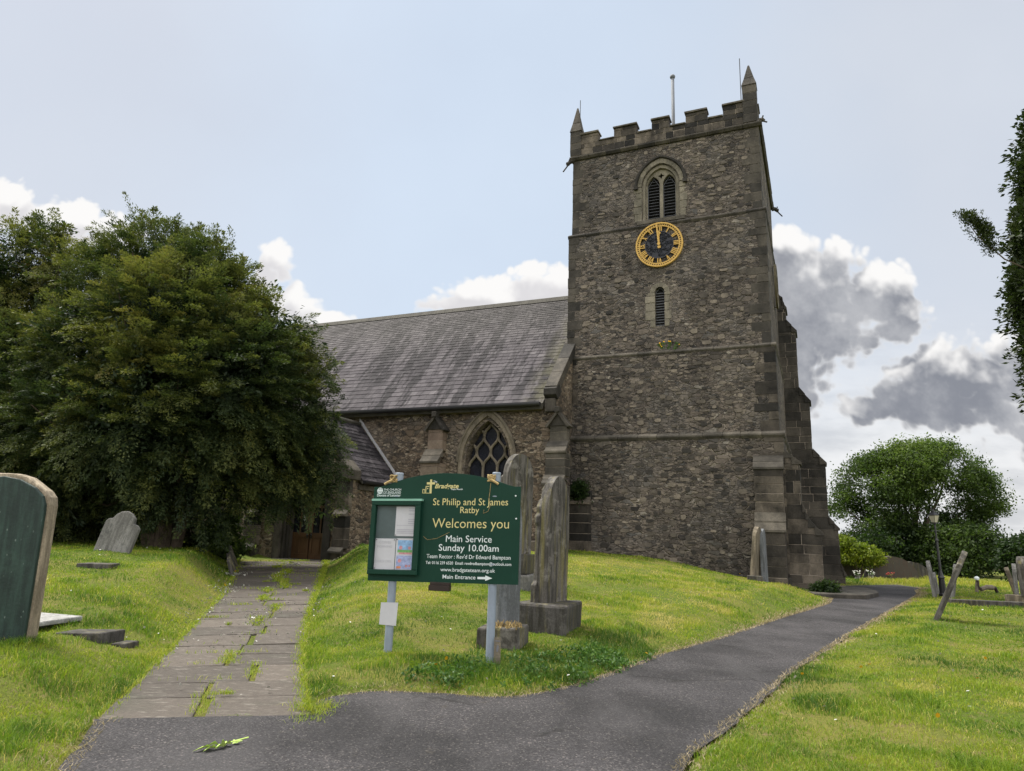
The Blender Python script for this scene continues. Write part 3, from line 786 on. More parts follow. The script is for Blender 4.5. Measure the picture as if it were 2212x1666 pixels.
# skeleton clock: minute ring, Roman numerals, black open-work centre, gilt hands at one minute to twelve
KX, KZ, KY = -3.84, 12.84, -.16
def ring(m, r0, r1, y0, y1, n=64, cx=KX, cz=KZ):
    m.prism([(cx + r1 * math.cos(a), cz + r1 * math.sin(a)) for a in np.linspace(0, 2 * math.pi, n, endpoint=False)], fxz, y0, y1,
            holes=[[(cx + r0 * math.cos(a), cz + r0 * math.sin(a)) for a in np.linspace(0, 2 * math.pi, n, endpoint=False)]])
def bar(m, ang, r0, r1, w0, w1, off0=0, off1=0, ya=None, yb=None):
    """radial bar: ang clockwise from twelve"""
    ya, yb = ya or KY - .03, yb or KY + .02
    u, t_ = (math.sin(ang), math.cos(ang)), (math.cos(ang), -math.sin(ang))
    P = [(KX + u[0] * r + t_[0] * o, KZ + u[1] * r + t_[1] * o) for r, o in ((r0, off0 - w0 / 2), (r0, off0 + w0 / 2), (r1, off1 + w1 / 2), (r1, off1 - w1 / 2))]
    m.prism(P, fxz, ya, yb)
clock = empty('clock', (0, 0, 0)); clock.parent = church
m = MB(); ring(m, .765, .805, KY - .03, KY + .03); ring(m, .868, .925, KY - .06, KY + .05)
m.build('minute_ring', M['gold'], clock)
m = MB(); ring(m, .80, .875, KY - .022, KY + .015); 
for k in range(60): bar(m, 2 * math.pi * (k + .5) / 60, .805, .868, .040, .044, ya=KY - .03, yb=KY + .0)
m.build('minute_track', M['gold'], clock)
m = MB()
for k in range(60): bar(m, 2 * math.pi * k / 60, .815, .855, .034, .036, ya=KY - .034, yb=KY + .002)
m.build('minute_marks', M['dark'], clock)
NUM = ['XII', 'I', 'II', 'III', 'IIII', 'V', 'VI', 'VII', 'VIII', 'IX', 'X', 'XI']
m = MB()
for h, s in enumerate(NUM):
    wd = {'I': .062, 'V': .12, 'X': .12}; w = sum(wd[c] for c in s); o = -w / 2; an = 2 * math.pi * h / 12
    for c in s:
        oc = o + wd[c] / 2
        if c == 'I': bar(m, an, .56, .775, .036, .036, oc, oc)
        elif c == 'V': bar(m, an, .56, .775, .036, .036, oc, oc - .04); bar(m, an, .56, .775, .022, .022, oc, oc + .04)
        else: bar(m, an, .56, .775, .036, .036, oc + .04, oc - .04); bar(m, an, .56, .775, .022, .022, oc - .04, oc + .04)
        o += wd[c]
m.build('numerals', M['gold'], clock)
m = MB(); ring(m, .02, .52, KY + .01, KY + .03); ring(m, .53, .575, KY - .02, KY + .035)
for k in range(90):
    a, r = random.uniform(0, 6.28), .5 * math.sqrt(random.random()); px_, pz_ = KX + r * math.cos(a), KZ + r * math.sin(a)
    a2 = random.uniform(0, 6.28); L = random.uniform(.05, .12)
    m.tube([(px_ + L * math.cos(a2 + q) * q, KY - .005, pz_ + L * math.sin(a2 + q) * q) for q in np.linspace(-1, 1, 5)], .012, 4)
m.build('dial_centre', M['clock_black'], clock)
m = MB(); a = -R(6)
bar(m, a, -.16, .12, .03, .05, ya=KY - .11, yb=KY - .085); bar(m, a, .12, .86, .062, .045, ya=KY - .11, yb=KY - .085); bar(m, a, -.18, -.09, .10, .13, ya=KY - .115, yb=KY - .08)
m.prism([(KX + .06 * math.cos(q), KZ + .06 * math.sin(q)) for q in np.linspace(0, 6.28, 14, endpoint=False)], fxz, KY - .13, KY - .08)
m.build('minute_hand', M['gold'], clock)
m = MB(); a = -R(.5)
bar(m, a, .05, .40, .06, .05, ya=KY - .08, yb=KY - .055); bar(m, a, .40, .46, .06, .17, ya=KY - .08, yb=KY - .055); bar(m, a, .46, .56, .17, .02, ya=KY - .08, yb=KY - .055)
m.build('hour_hand', M['gold'], clock)
m = MB(); m.tube([(KX, KY - .1, KZ), (KX, .1, KZ)], .03, 8); m.build('spindle', M['clock_black'], clock)
# the second dial on the west face, seen edge on
side_dial = MB(); 
def ring_w(m, r0, r1, x0, x1, cy=3.75, cz=12.0, n=40):
    m.prism([(cy + r1 * math.cos(a), cz + r1 * math.sin(a)) for a in np.linspace(0, 2 * math.pi, n, endpoint=False)], fyz, x0, x1,
            holes=[[(cy + r0 * math.cos(a), cz + r0 * math.sin(a)) for a in np.linspace(0, 2 * math.pi, n, endpoint=False)]])
ring_w(side_dial, .765, .925, .18, .26); ring_w(side_dial, .53, .58, .2, .24)
for k in range(12):
    a = k * math.pi / 6; side_dial.tube([(.22, 3.75 + .56 * math.sin(a), 12 + .56 * math.cos(a)), (.22, 3.75 + .78 * math.sin(a), 12 + .78 * math.cos(a))], .03, 4)
side_dial.tube([(.1, 3.75, 11.1), (.22, 3.75, 11.1)], .02, 4); side_dial.tube([(.05, 3.75, 12.9), (.22, 3.75, 12.9)], .02, 4)
M['dull_gilt'] = material('dull_gilding', flat((.10, .085, .05), .3, 6), rough=.7); side_dial.build('side_clock', M['dull_gilt'], church)

# tower buttresses
def butt_front(x0, x1, yw, steps, mat='buttress', name='buttress'):
    """steps: (projection, z0, z1) from the ground up; sloping stones between"""
    m = MB(); s = Setoffs()
    for i, (p, z0, z1) in enumerate(steps):
        courses(m, x0, x1, yw - p, yw + .1, z0, z1)
        nxt = steps[i + 1][0] if i + 1 < len(steps) else 0
        if nxt < p: weathering(s, x0, x1, yw - p, yw - nxt, z1, z1 + (steps[i + 1][1] - z1 if i + 1 < len(steps) else p * 1.3))
    b = m.build(name, M[mat], church, bevel=.014); s.build('set_off', M['ashlar'], b, bevel=.012); return b
butt_front(-.62, .30, -.35, [(.62, -.5, 1.92), (.42, 2.5, 4.0), (.0, 4.45, 4.45)])
def butt_side(y0, y1, xw, steps, mat='buttress', tail=None):
    m = MB(); s = Setoffs()
    for i, (p, z0, z1) in enumerate(steps):
        z = z0
        while z < z1 - .02:
            h = min(random.uniform(.26, .42), z1 - z); h = z1 - z if z1 - z - h < .1 else h
            j = random.uniform(0, .012)
            cut = random.uniform(.3, .7) * (p - .0) + xw
            for a, b in ((xw - .1, cut), (cut, p)): 
                if b > a: m.box(a + .003, b - .003 - j, y0 + random.uniform(0, .012), y1, z + .004, z + h - .004, jit=.007)
            z += h
        if z1 - z0 > .03: m.box(xw - .1, p - .02, y0 + .02, y1 - .02, z0, z1, var=2.0)
        nxt = steps[i + 1][0] if i + 1 < len(steps) else xw
        zt = steps[i + 1][1] if i + 1 < len(steps) else z1 + (p - xw) * 1.2
        if nxt < p: weathering(s, y0, y1, p, nxt, z1, zt, along='x')
        if nxt < p: m.prism([(xw - .1, z1), (p - .01, z1), (nxt, zt), (xw - .1, zt)], fxz, y0 + .004, y1 - .004)
    b = m.build('buttress', M[mat], church, bevel=.014); s.build('set_off', M['ashlar_dark'], b, bevel=.012)
butt_side(-.33, .55, .30, [(1.50, -.5, .15), (1.38, .3, 1.87), (.98, 2.36, 2.36), (.83, 2.84, 4.2), (.32, 4.66, 4.66)], tail=None)
butt_side(6.35, 7.35, .1, [(2.18, -.5, .35), (2.04, .78, 2.18), (1.70, 2.66, 4.88), (1.23, 5.5, 7.55), (.82, 8.2, 10.75), (.45, 11.3, 11.85), (.30, 12.3, 12.35)], 'ashlar_dark')
m = MB(); courses(m, -7.25, -6.45, -.75, -.3, 0, 2.75); weathering(m, -7.25, -6.45, -.75, -.35, 2.75, 3.2); m.build('corner_buttress', M['buttress'], church, bevel=.014)
m = MB(); m.prism([(-2.0, -.45), (.2, -.62), (.42, -.5), (.4, -.35), (-2.0, -.3)], lambda u, w, d: (u, w, d), -.4, .45); m.build('plinth', M['ashlar_dark'], church, bevel=.02)
# ------------------------------------------------------------------ nave
NX0, NX1, NY = -27.0, -7.32, -2.0
EZ, RZ, RY = 6.41, 12.53, 3.75
NW = dict(cx=-10.08, half=.90, z0=2.55, zs=4.2, rise=1.54)
m = MB()
m.prism(rect(NX0, NX1 - .55, -.6, EZ + .05), fxz, NY, NY + .7, holes=[off_arch(o=.02, **NW)])
m.box(NX0, NX0 + .6, NY + .7, 9.5, -.6, EZ); m.box(NX0, NX1 - .55, 8.9, 9.5, -.6, EZ)
for xa, xb in ((NX1 - .55, NX1), (NX0 - .05, NX0 + .6)):
    m.prism([(NY, -.6), (9.5, -.6), (9.5, EZ), (RY, RZ + .1), (NY, EZ + .1)], fyz, xa + .001, xb)
m.build('nave_wall', M['nave_rubble'], church)
# roof: courses of slates on the side in view, getting smaller towards the ridge
slope = Vector((0, RY + 2.25, RZ - EZ + .12)); y_e, z_e = -2.25, EZ - .12; SL = slope.length; sd = slope.normalized(); nrm = Vector((0, -sd.z, sd.y))
m = MB(); s = 0.0
while s < SL - .05:
    f_ = s / SL; ex = .34 - .19 * f_; wd = .34 - .13 * f_; s1 = min(SL, s + ex)
    x = NX0 + random.uniform(0, .3); row = random.random()
    while x < NX1 - .5:
        w = wd * random.uniform(.8, 1.2); xb = min(x + w, NX1 - .45)
        lift = .016 + random.uniform(0, .010); ds = random.uniform(-.012, .012)
        p = lambda xx, ss, h: (xx, y_e + sd.y * ss + nrm.y * h, z_e + sd.z * ss + nrm.z * h)
        a0, a1 = s + ds, s1 + .03
        m.add([p(x + .004, a0, 0), p(xb - .004, a0, 0), p(xb - .004, a0, lift), p(x + .004, a0, lift), p(xb - .004, a1, .004), p(x + .004, a1, .004)],
              [(0, 1, 2, 3), (3, 2, 4, 5), (1, 4, 2), (0, 3, 5)], min(1, max(0, random.gauss(.5, .22) + (row - .5) * .25)))
        x = xb
    s = s1
roof = m.build('nave_roof', M['slate'], church, fixn=False)
m = MB(); m.prism([(y_e, z_e - .01), (RY, RZ - .01), (9.8, EZ - .2), (9.8, EZ - .35), (RY, RZ - .3), (y_e, z_e - .2)], fyz, NX0, NX1 - .45); m.build('roof_deck', M['ridge'], roof)
m = MB(); x = NX0
while x < NX1 - .4:
    xb = min(x + .46, NX1 - .3); m.prism([(RY - .22, RZ - .17), (RY - .03, RZ + .09), (RY + .03, RZ + .09), (RY + .22, RZ - .17)], fyz, x + .004, xb); x = xb
m.build('ridge_tile', M['ridge'], roof, bevel=.01)
# eaves stone, gutter
m = MB(); m.box(NX0, NX1 - .55, NY - .1, NY + .1, EZ - .32, EZ - .13); m.build('eaves_course', M['frame'], church, bevel=.015)
m = MB(); m.prism([(-2.40 + .09 * math.cos(a), 6.27 + .09 * math.sin(a)) for a in np.linspace(math.pi, 2 * math.pi, 8)] + [(-2.3, 6.30), (-2.3, 6.33), (-2.49, 6.33)], fyz, NX0, NX1 - .5)
m.build('gutter', M['black_metal'], church)
# gable coping with kneeler at the tower end
m = MB(); c0, c1 = Vector((0, -2.05, 6.85)), Vector((0, RY, 12.95)); L = (c1 - c0).length; d = (c1 - c0).normalized(); n_ = Vector((0, -d.z, d.y)); s = 0
while s < L:
    s1 = min(L, s + random.uniform(.8, 1.1)); q = [c0 + d * s - n_ * .16, c0 + d * s + n_ * .16, c0 + d * s1 + n_ * .16, c0 + d * s1 - n_ * .16]
    m.prism([(p.y, p.z) for p in q], fyz, NX1 - .42, NX1 + .06); s = s1 + .006
m.prism([(NY, EZ + .05), (NY - .26, 6.62), (NY - .26, 6.86), (NY + .1, 7.08), (NY + .4, 6.85)], fyz, NX1 - .43, NX1 + .07)
m.build('gable_coping', M['ashlar_dark'], church, bevel=.02)
m = MB(); m.box(NX1 - .42, NX1 - .01, NY - .16, NY + .3, 6.0, 6.5, jit=.01); m.build('kneeler', M['ashlar_dark'], church, bevel=.03)

# traceried window
m = MB()
for k, (oa, ob, ya, yb) in enumerate(((.27, .12, -.10, .12), (.135, .03, .02, .30))):
    aa, bb = off_arch(o=oa, **NW), off_arch(o=ob, **NW)
    P = list(aa)
    for i in range(len(aa) - 1):
        m.prism([bb[i], aa[i], aa[i + 1], bb[i + 1]], fxz, NY + ya, NY + yb)
win = m.build('nave_window', M['frame'], church, bevel=.012)
m = MB(); hd = off_arch(o=.30, **NW); m.tube([(a, NY - .1, b) for a, b in hd[1:-1]], .06, 6); m.build('hood_mould', M['frame'], win)
m = MB(); gl = off_arch(o=-.01, **NW); m.prism(gl, fxz, NY + .42, NY + .44); m.build('glass', M['glass'], win)
m = MB(); w3 = NW['half'] * 2 / 3; h3 = .60; zb = 4.02
def inside(x, z):
    half, zs, rise = NW['half'], NW['zs'], NW['rise']; dx = abs(x - NW['cx'])
    if z < zs: return dx < half
    Rr = (half * half + rise * rise) / (2 * half); return math.hypot(dx + Rr - half, z - zs) < Rr and z < zs + rise
def bar3(pts, r=.045):
    run = []
    for p in pts + [None]:
        if p is not None and inside(*p): run.append(p)
        else:
            if len(run) > 1:
                m.tube([(a, NY + .30, b) for a, b in run], r, 6); m.tube([(a, NY + .37, b) for a, b in run], r * .8, 6)
            run = []
for k in (-.5, .5): bar3([(NW['cx'] + k * w3, z) for z in np.linspace(2.56, zb, 12)])
cusp = MB()
for j in range(4):
    for k in range(-4, 5):
        x0 = NW['cx'] + (k * .5) * w3
        if (k + j) % 2 == 0: continue
        for sgn in (-1, 1):
            og = lambda t: .5 * (.5 - .5 * math.cos(math.pi * t)) + .5 * (.5 - .5 * math.cos(math.pi * (.5 - .5 * math.cos(math.pi * t))))
            pts = [(x0 + sgn * w3 / 2 * og(t_), zb + (j + t_) * h3) for t_ in np.linspace(0, 1, 17)]
            bar3(pts)
            for t_, o_ in ((.28, 1), (.72, -1)):
                px_, pz_ = x0 + sgn * w3 / 2 * og(t_), zb + (j + t_) * h3
                if inside(px_, pz_) and inside(px_ + sgn * o_ * -.12, pz_): m.tube([(px_, NY + .32, pz_), (px_ - sgn * o_ * .10, NY + .32, pz_ + o_ * .02)], .04, 5, r1=.012)
m.build('tracery', M['frame'], win)
m = MB(); m.box(NW['cx'] - 1.2, NW['cx'] + 1.2, NY - .12, NY + .4, 2.38, 2.56); m.build('sill', M['frame'], win, bevel=.02)

def gablet_buttress(xc, w, yw, p0, z_low, zs, mat):
    """stepped nave buttress topped by a little gabled cap"""
    m = MB(); s = MB(); so = Setoffs(); x0, x1 = xc - w / 2, xc + w / 2
    zprev = z_low; p = p0
    for i, (z1, pn) in enumerate(zs):
        courses(m, x0, x1, yw - p, yw + .1, zprev, z1, (.28, .42))
        weathering(so, x0, x1, yw - p, yw - pn, z1, z1 + (p - pn) * 1.35); zprev = z1 + (p - pn) * 1.35; p = pn
    courses(m, x0 + .04, x1 - .04, yw - p, yw + .1, zprev, 5.45, (.28, .4))
    # gabled cap: two sloping stones meeting in a ridge that runs back to the wall
    for sg in (-1, 1):
        s.prism([(xc, 6.02), (xc + sg * (w / 2 + .10), 5.42), (xc + sg * (w / 2 + .02), 5.36), (xc, 5.88)], fxz, yw - p - .14, yw + .05)
    s.prism([(xc - w / 2, 5.44), (xc + w / 2, 5.44), (xc, 5.9)], fxz, yw - p - .03, yw + .05)
    s.box(xc - .09, xc + .09, yw - p - .2, yw - p + .1, 5.92, 6.12, jit=.01)
    b = m.build('nave_buttress', M[mat], church, bevel=.014); s.build('gablet', M['ashlar_dark'], b, bevel=.012); so.build('set_off', M['ashlar'], b, bevel=.012)
gablet_buttress(-12.18, .74, NY, .72, -.3, [(4.12, .34)], 'ashlar_pink')
gablet_buttress(-6.86 - .28, .74, NY, 1.0, -.3, [(2.35, .78), (3.3, .55), (4.45, .26)], 'ashlar')
gablet_buttress(-20.6, .74, NY, .72, -.3, [(4.12, .34)], 'ashlar_pink')
m = MB(); m.box(NX1 - 1.2, NX1 + .30, NY - 1.15, NY - .3, -.4, 1.35, jit=.01); m.build('buttress_base', M['buttress'], church, bevel=.03)

# ------------------------------------------------------------------ porch
PX, PH, PF, PEZ, PRZ = -16.0, 1.95, -5.0, 3.30, 5.72
PD = dict(cx=PX, half=1.0, z0=.36, zs=2.3, rise=1.25)
m = MB()
m.prism([(PX - PH - .12, -.4), (PX + PH, -.4), (PX + PH, PEZ), (PX, PRZ + .1), (PX - PH - .12, PEZ)], fxz, PF, PF + .62, holes=[arch(PX, 1.0, .36, 2.3, 1.25)])
m.box(PX + PH - .5, PX + PH, PF + .622, NY - .001, -.4, PEZ - .02); m.box(PX - PH - .12, PX - PH + .4, PF + .622, NY - .001, -.4, PEZ - .02)
m.build('porch_wall', M['nave_rubble'], church)
m = MB(); aa, bb = off_arch(o=.30, **PD), off_arch(o=-.02, **PD)
for i in range(len(aa) - 1): m.prism([bb[i], aa[i], aa[i + 1], bb[i + 1]], fxz, PF - .03 - .006 * (i % 2), PF + .25)
arc_ = m.build('porch_arch', M['ashlar_dark'], church, bevel=.012)
m = MB()
for k in range(3):
    aa, bb = off_arch(o=-.02 - .07 * k, **PD), off_arch(o=-.11 - .07 * k, **PD)
    for i in range(len(aa) - 1): m.prism([bb[i], aa[i], aa[i + 1], bb[i + 1]], fxz, PF + .06 + .1 * k, PF + .2 + .1 * k)
m.build('arch_moulding', M['ashlar_dark'], arc_)
for sg in (-1, 1):                                  # two glazed oak leaves
    xa, xb = (PX - .90, PX - .03) if sg < 0 else (PX + .03, PX + .90)
    m = MB(); y0, y1 = PF + .44, PF + .50
    for a, b in ((xa, xa + .10), (xb - .10, xb)): m.box(a, b, y0, y1, .42, 3.2 if False else 2.95)
    for z0, z1 in ((.42, .60), (1.18, 1.36), (2.26, 2.38), (2.86, 2.95)): m.box(xa + .10, xb - .10, y0 + .004, y1 - .004, z0, z1)
    m.box((xa + xb) / 2 - .03, (xa + xb) / 2 + .03, y0 + .008, y1 - .008, .6, 2.86)
    for a, b in ((xa + .10, (xa + xb) / 2 - .03), ((xa + xb) / 2 + .03, xb - .10)): m.box(a, b, y0 + .025, y1 - .02, .6, 1.18)
    door = m.build('door', M['oak'], church, bevel=.006)
    m = MB(); m.box(xa + .1, xb - .1, y0 + .03, y0 + .036, 1.36, 2.86); m.build('pane', M['glass'], door)
    xh = xb - .06 if sg < 0 else xa + .06
    m = MB(); m.lathe([(.012, -.02), (.035, .0), (.04, .03), (.02, .055)], 0, 0, 10); m.xform(lambda p: (xh + p[0], y0 - p[2], 1.27 + p[1])); m.box(xh - .03, xh + .03, y0 - .006, y0, 1.15, 1.36); m.build('handle', M['black_metal'], door)
    if sg < 0:
        m = MB(); m.box(xb - .30, xb - .22, y0 + .02, y0 + .026, 1.80, 1.98); m.build('notice', M['paper'], door)
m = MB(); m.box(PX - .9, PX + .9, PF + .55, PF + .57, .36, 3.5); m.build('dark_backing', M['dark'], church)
m = MB(); m.box(PX - 1.05, PX + 1.05, PF - .32, PF + .6, .2, .41, jit=.008); m.build('threshold', M['ashlar'], church, bevel=.015)
# corner pilaster with sunk panel, kneeler and coped gable
for x0, x1 in ((PX + PH - .42, PX + PH + .10), (PX - PH - .65, PX - PH - .0)):
    m = MB(); s = Setoffs()
    courses(m, x0, x1, PF - .34, PF + .1, -.3, .72, (.3, .4)); weathering(s, x0, x1, PF - .34, PF - .22, .72, .86, n=1)
    courses(m, x0, x1, PF - .22, PF + .1, .86, 2.0, (.3, .45)); weathering(s, x0, x1, PF - .22, PF - .12, 2.0, 2.16, n=1)
    courses(m, x0, x1, PF - .12, PF + .1, 2.16, 3.3, (.3, .45))
    pl = m.build('porch_pilaster', M['buttress'], church, bevel=.012); s.build('set_off', M['ashlar'], pl, bevel=.01)
for sg in (-1, 1):
    m = MB(); m.prism([(PX + sg * (PH + .16), 3.28), (PX + sg * (PH + .16), 3.62), (PX + sg * (PH - .22), 4.02), (PX + sg * (PH - .35), 3.62), (PX + sg * (PH - .2), 3.28)], fxz, PF - .28, PF + .45)
    m.build('porch_kneeler', M['ashlar_dark'], church, bevel=.03)
for sg in (-1, 1):
    m = MB()
    for i in range(3):
        f0, f1 = i / 3 + .004, (i + 1) / 3 - .004; g0, g1 = Vector((PX + sg * (PH - .2), 3.72)), Vector((PX, 6.1))
        p0, p1 = g0 + (g1 - g0) * f0, g0 + (g1 - g0) * f1
        m.prism([(p0.x, p0.y), (p1.x, p1.y), (p1.x, p1.y + .22), (p0.x, p0.y + .22)], fxz, PF - .12, PF + .5)
    m.build('porch_coping', M['ashlar_dark'], church, bevel=.015)
# porch roof slates, lead flashing against the nave wall, gutter
proof = None
for sg in (1, -1):
    ev, rd = Vector((PX + sg * (PH + .22), 0, PEZ - .02)), Vector((PX, 0, PRZ + .08)); dv = rd - ev; L = dv.length; dv = dv.normalized(); nv = Vector((sg * dv.z, 0, abs(dv.x)))
    m = MB(); s = 0
    while s < L - .04:
        ex = .27 - .09 * s / L; s1 = min(L, s + ex); y = PF + .45 - random.uniform(0, .2)
        while y < NY:
            yb = min(NY, y + random.uniform(.2, .34)); ya = max(y, PF + .45); lift = .014 + random.uniform(0, .008)
            q = lambda yy, ss, h: tuple(ev + dv * ss + nv * h + Vector((0, yy, 0)))
            if yb > ya: m.add([q(ya + .003, s, 0), q(yb - .003, s, 0), q(yb - .003, s, lift), q(ya + .003, s, lift), q(yb - .003, s1 + .02, .003), q(ya + .003, s1 + .02, .003)], [(0, 1, 2, 3), (3, 2, 4, 5), (1, 4, 2), (0, 3, 5)], min(1, max(0, random.gauss(.40, .22))))
            y = yb
        s = s1
    if sg == 1: proof = m.build('porch_roof', M['slate'], church, fixn=False)
    else: m.build('porch_roof', M['slate'], church, fixn=False)
m = MB(); m.prism([(PX - PH - .2, PEZ - .04), (PX, PRZ + .06), (PX + PH + .2, PEZ - .04), (PX + PH + .2, PEZ - .14), (PX, PRZ - .1), (PX - PH - .2, PEZ - .14)], fxz, PF + .46, NY); m.build('roof_deck', M['ridge'], proof)
m = MB(); m.tube([(PX, PF + .4, PRZ + .1), (PX, NY, PRZ + .1)], .09, 8); m.build('ridge_tile', M['ridge'], proof)
m = MB()
g0, g1 = Vector((PX + PH + .25, PEZ + .02)), Vector((PX + .02, PRZ + .16)); nseg = 7
for i in range(nseg):
    p0, p1 = g0 + (g1 - g0) * (i / nseg), g0 + (g1 - g0) * ((i + 1) / nseg + .02)
    j = random.uniform(.13, .17)
    m.prism([(p0.x, p0.y), (p1.x, p1.y), (p1.x, p1.y + j), (p0.x, p0.y + j)], fxz, NY - .035 - .004 * (i % 2), NY + .01)
m.build('lead_flashing', M['lead'], church)
m = MB(); gx = PX + PH + .27
m.prism([(gx + .07 * math.cos(a), 3.24 + .075 * math.sin(a)) for a in np.linspace(math.pi, 2 * math.pi, 8)] + [(gx + .07, 3.29), (gx - .07, 3.29)], fxz, PF + .5, NY - .01)
m.build('porch_gutter', M['black_metal'], church)
m = MB(); m.box(PX + PH - .02, PX + PH + .08, PF + .5, NY - .003, 2.95, 3.14); m.build('porch_eaves_course', M['ashlar'], church, bevel=.01)
# ------------------------------------------------------------------ notice board on two posts
sign = empty('notice_board', (-0.76, 8.68, 0.03), -R(13), 'dark green church notice board with gold and white lettering on two grey posts', 'notice board')
TILT = .0195
def tb(p): return (p[0], p[1], p[2] + p[0] * TILT)
def text(name, s, x0, x1, zb, cap, mat, bold=0.0, shear=0.0, spacing=1.0, parent=None, yf=-.0595):
    cu = bpy.data.curves.new(name, 'FONT'); cu.body = s; cu.size = 1; cu.offset = bold; cu.shear = shear; cu.resolution_u = 3; cu.space_word = spacing
    o = bpy.data.objects.new(name, cu); COL.objects.link(o); dg = bpy.context.evaluated_depsgraph_get(); dg.update()
    me = bpy.data.meshes.new_from_object(o.evaluated_get(dg)); 
    cu.body = 'H'; dg.update(); mh = bpy.data.meshes.new_from_object(o.evaluated_get(dg)); hc = max(v.co.y for v in mh.vertices); bpy.data.meshes.remove(mh)
    bpy.data.objects.remove(o); bpy.data.curves.remove(cu)
    xs_ = [v.co.x for v in me.vertices]; a, b = min(xs_), max(xs_); sx = (x1 - x0) / (b - a); sz = cap / hc
    for v in me.vertices:
        X = x0 + (v.co.x - a) * sx; v.co = (X, yf, zb + v.co.y * sz + X * TILT)
    me.materials.clear(); me.materials.append(M[mat]); o = bpy.data.objects.new(name, me); COL.objects.link(o); o.parent = parent or sign; return o
for px_ in (-.640, .625):
    m = MB(); zt = 2.215 + px_ * .018
    m.lathe([(.05, -.5), (.05, zt), (.052, zt + .004), (.052, zt + .022), (.046, zt + .03)], px_, 0, 20); m.build('post', M['post_paint'], sign, smooth=False)
for px_, zc in ((-.640, 1.15), (-.640, 1.95), (.625, 1.15), (.625, 1.95)):
    m = MB(); m.tube([(px_ + .056 * math.cos(a), .056 * math.sin(a) - .001, zc + px_ * TILT) for a in np.linspace(0, 2 * math.pi, 20)], .009, 5)
    m.build('clamp', M['post_paint'], sign)
zt = 2.090; nA = 26; half = .945; L0, L1 = .925, 2.078
def topz(x):
    f_ = abs(x) / half
    return L1 + .155 * (1 - (f_ / .86) ** 2) if f_ < .86 else L1 - .012 * sstep(f_, .86, .9)
out = [(half, L0)] + [(x, topz(x)) for x in np.linspace(half, -half, nA)] + [(-half, L0)]
m = MB(); m.prism(out, fxz, -.058, -.035); m.xform(tb); m.build('board', M['board'], sign, bevel=.003)
case = MB()
cx0, cx1, cz0, cz1 = -.935, -.288, 1.005, 1.893; f_ = .058
for a, b, c, d in ((cx0, cx1, cz0, cz0 + f_), (cx0, cx1, cz1 - f_, cz1), (cx0, cx0 + f_, cz0 + f_, cz1 - f_), (cx1 - f_ * 1.3, cx1, cz0 + f_, cz1 - f_)): case.box(a, b, -.125, -.059, c, d)
case.xform(tb); cs = case.build('display_case', M['board'], sign, bevel=.008)
m = MB(); m.prism([(cx0 + .0, cz1 - .004), (cx1 + .012, cz1 - .004), (cx1 + .012, cz1 + .022), (cx0, cz1 + .022)], fxz, -.129, -.062); m.xform(tb); m.build('rain_strip', M['case_trim'], cs)
m = MB(); m.box(cx0 + f_, cx1 - f_, -.064, -.0605, cz0 + f_, cz1 - f_); m.xform(tb); m.build('pin_board', M['pin_board'], cs)
def panel(name, x0, x1, z0, z1, mat, y=-.066, parent=None):
    m = MB(); m.box(x0, x1, y - .001, y, z0, z1); m.xform(tb); return m.build(name, M[mat] if isinstance(mat, str) else mat, parent or cs)
p1 = panel('notice', -.625, -.365, 1.463, 1.822, 'paper'); p2 = panel('notice', -.872, -.607, 1.064, 1.432, 'paper'); p3 = panel('notice', -.598, -.363, 1.064, 1.437, 'paper')
m = MB(); rr = random.Random(4)
for z in (1.79, 1.765, 1.725, 1.66, 1.635, 1.61):
    right = rr.random() < .5; a = -.46 if right else -.555; m.box(a, a + .085, -.0685, -.068, z, z + .012)
m.box(-.605, -.385, -.0685, -.068, 1.59, 1.597); 
for z in (1.535, 1.515, 1.495): m.box(-.605, -.385, -.0685, -.068, z, z + .011)
m.xform(tb); m.build('print_lines', M['grey_print'], cs)
text('lettering', 'COFFEE', -.82, -.665, 1.372, .028, 'grey_print', parent=cs, yf=-.069); text('lettering', 'MORNING', -.845, -.65, 1.322, .028, 'grey_print', parent=cs, yf=-.069)
text('lettering', 'CHURCH  OPEN', -.855, -.65, 1.145, .028, 'grey_print', parent=cs, yf=-.069)
M['pastel_blue'] = material('pastel_blue', flat((.19, .32, .50), .35, 22), rough=.55); M['pastel_green'] = material('pastel_green', flat((.12, .28, .10), .3, 30), rough=.55)
M['pastel_pink'] = material('pastel_pink', flat((.42, .20, .22), .3, 30), rough=.55); M['lilac'] = material('lilac', flat((.26, .30, .47), .3, 26), rough=.55); M['orange'] = material('orange_print', flat((.46, .18, .08), .2), rough=.55)
panel('poster_print', -.575, -.385, 1.30, 1.415, 'pastel_blue', -.068); panel('poster_print', -.575, -.385, 1.268, 1.30, 'pastel_green', -.068); panel('poster_print', -.555, -.385, 1.247, 1.268, 'pastel_pink', -.068)
panel('poster_print', -.585, -.372, 1.07, 1.232, 'lilac', -.068); panel('poster_print', -.575, -.52, 1.078, 1.105, 'orange', -.0695)
m = MB()
for x, z, r in ((-.45, 1.108, .018), (-.41, 1.11, .014), (-.54, 1.17, .024), (-.535, 1.325, .024), (-.42, 1.322, .02)): m.prism([(x + r * math.cos(a), z + r * math.sin(a)) for a in np.linspace(0, 6.28, 9, endpoint=False)], fxz, -.0700, -.0695)
m.xform(tb); m.build('poster_print', M['pastel_pink'], cs)
m = MB()
for x, z in ((-.858, 1.418), (-.622, 1.418), (-.86, 1.078), (-.585, 1.425), (-.613, 1.475)): m.tube([(x, -.066, z), (x, -.076, z)], .007, 6)
m.xform(tb); m.build('drawing_pin', M['dark_print'], cs)
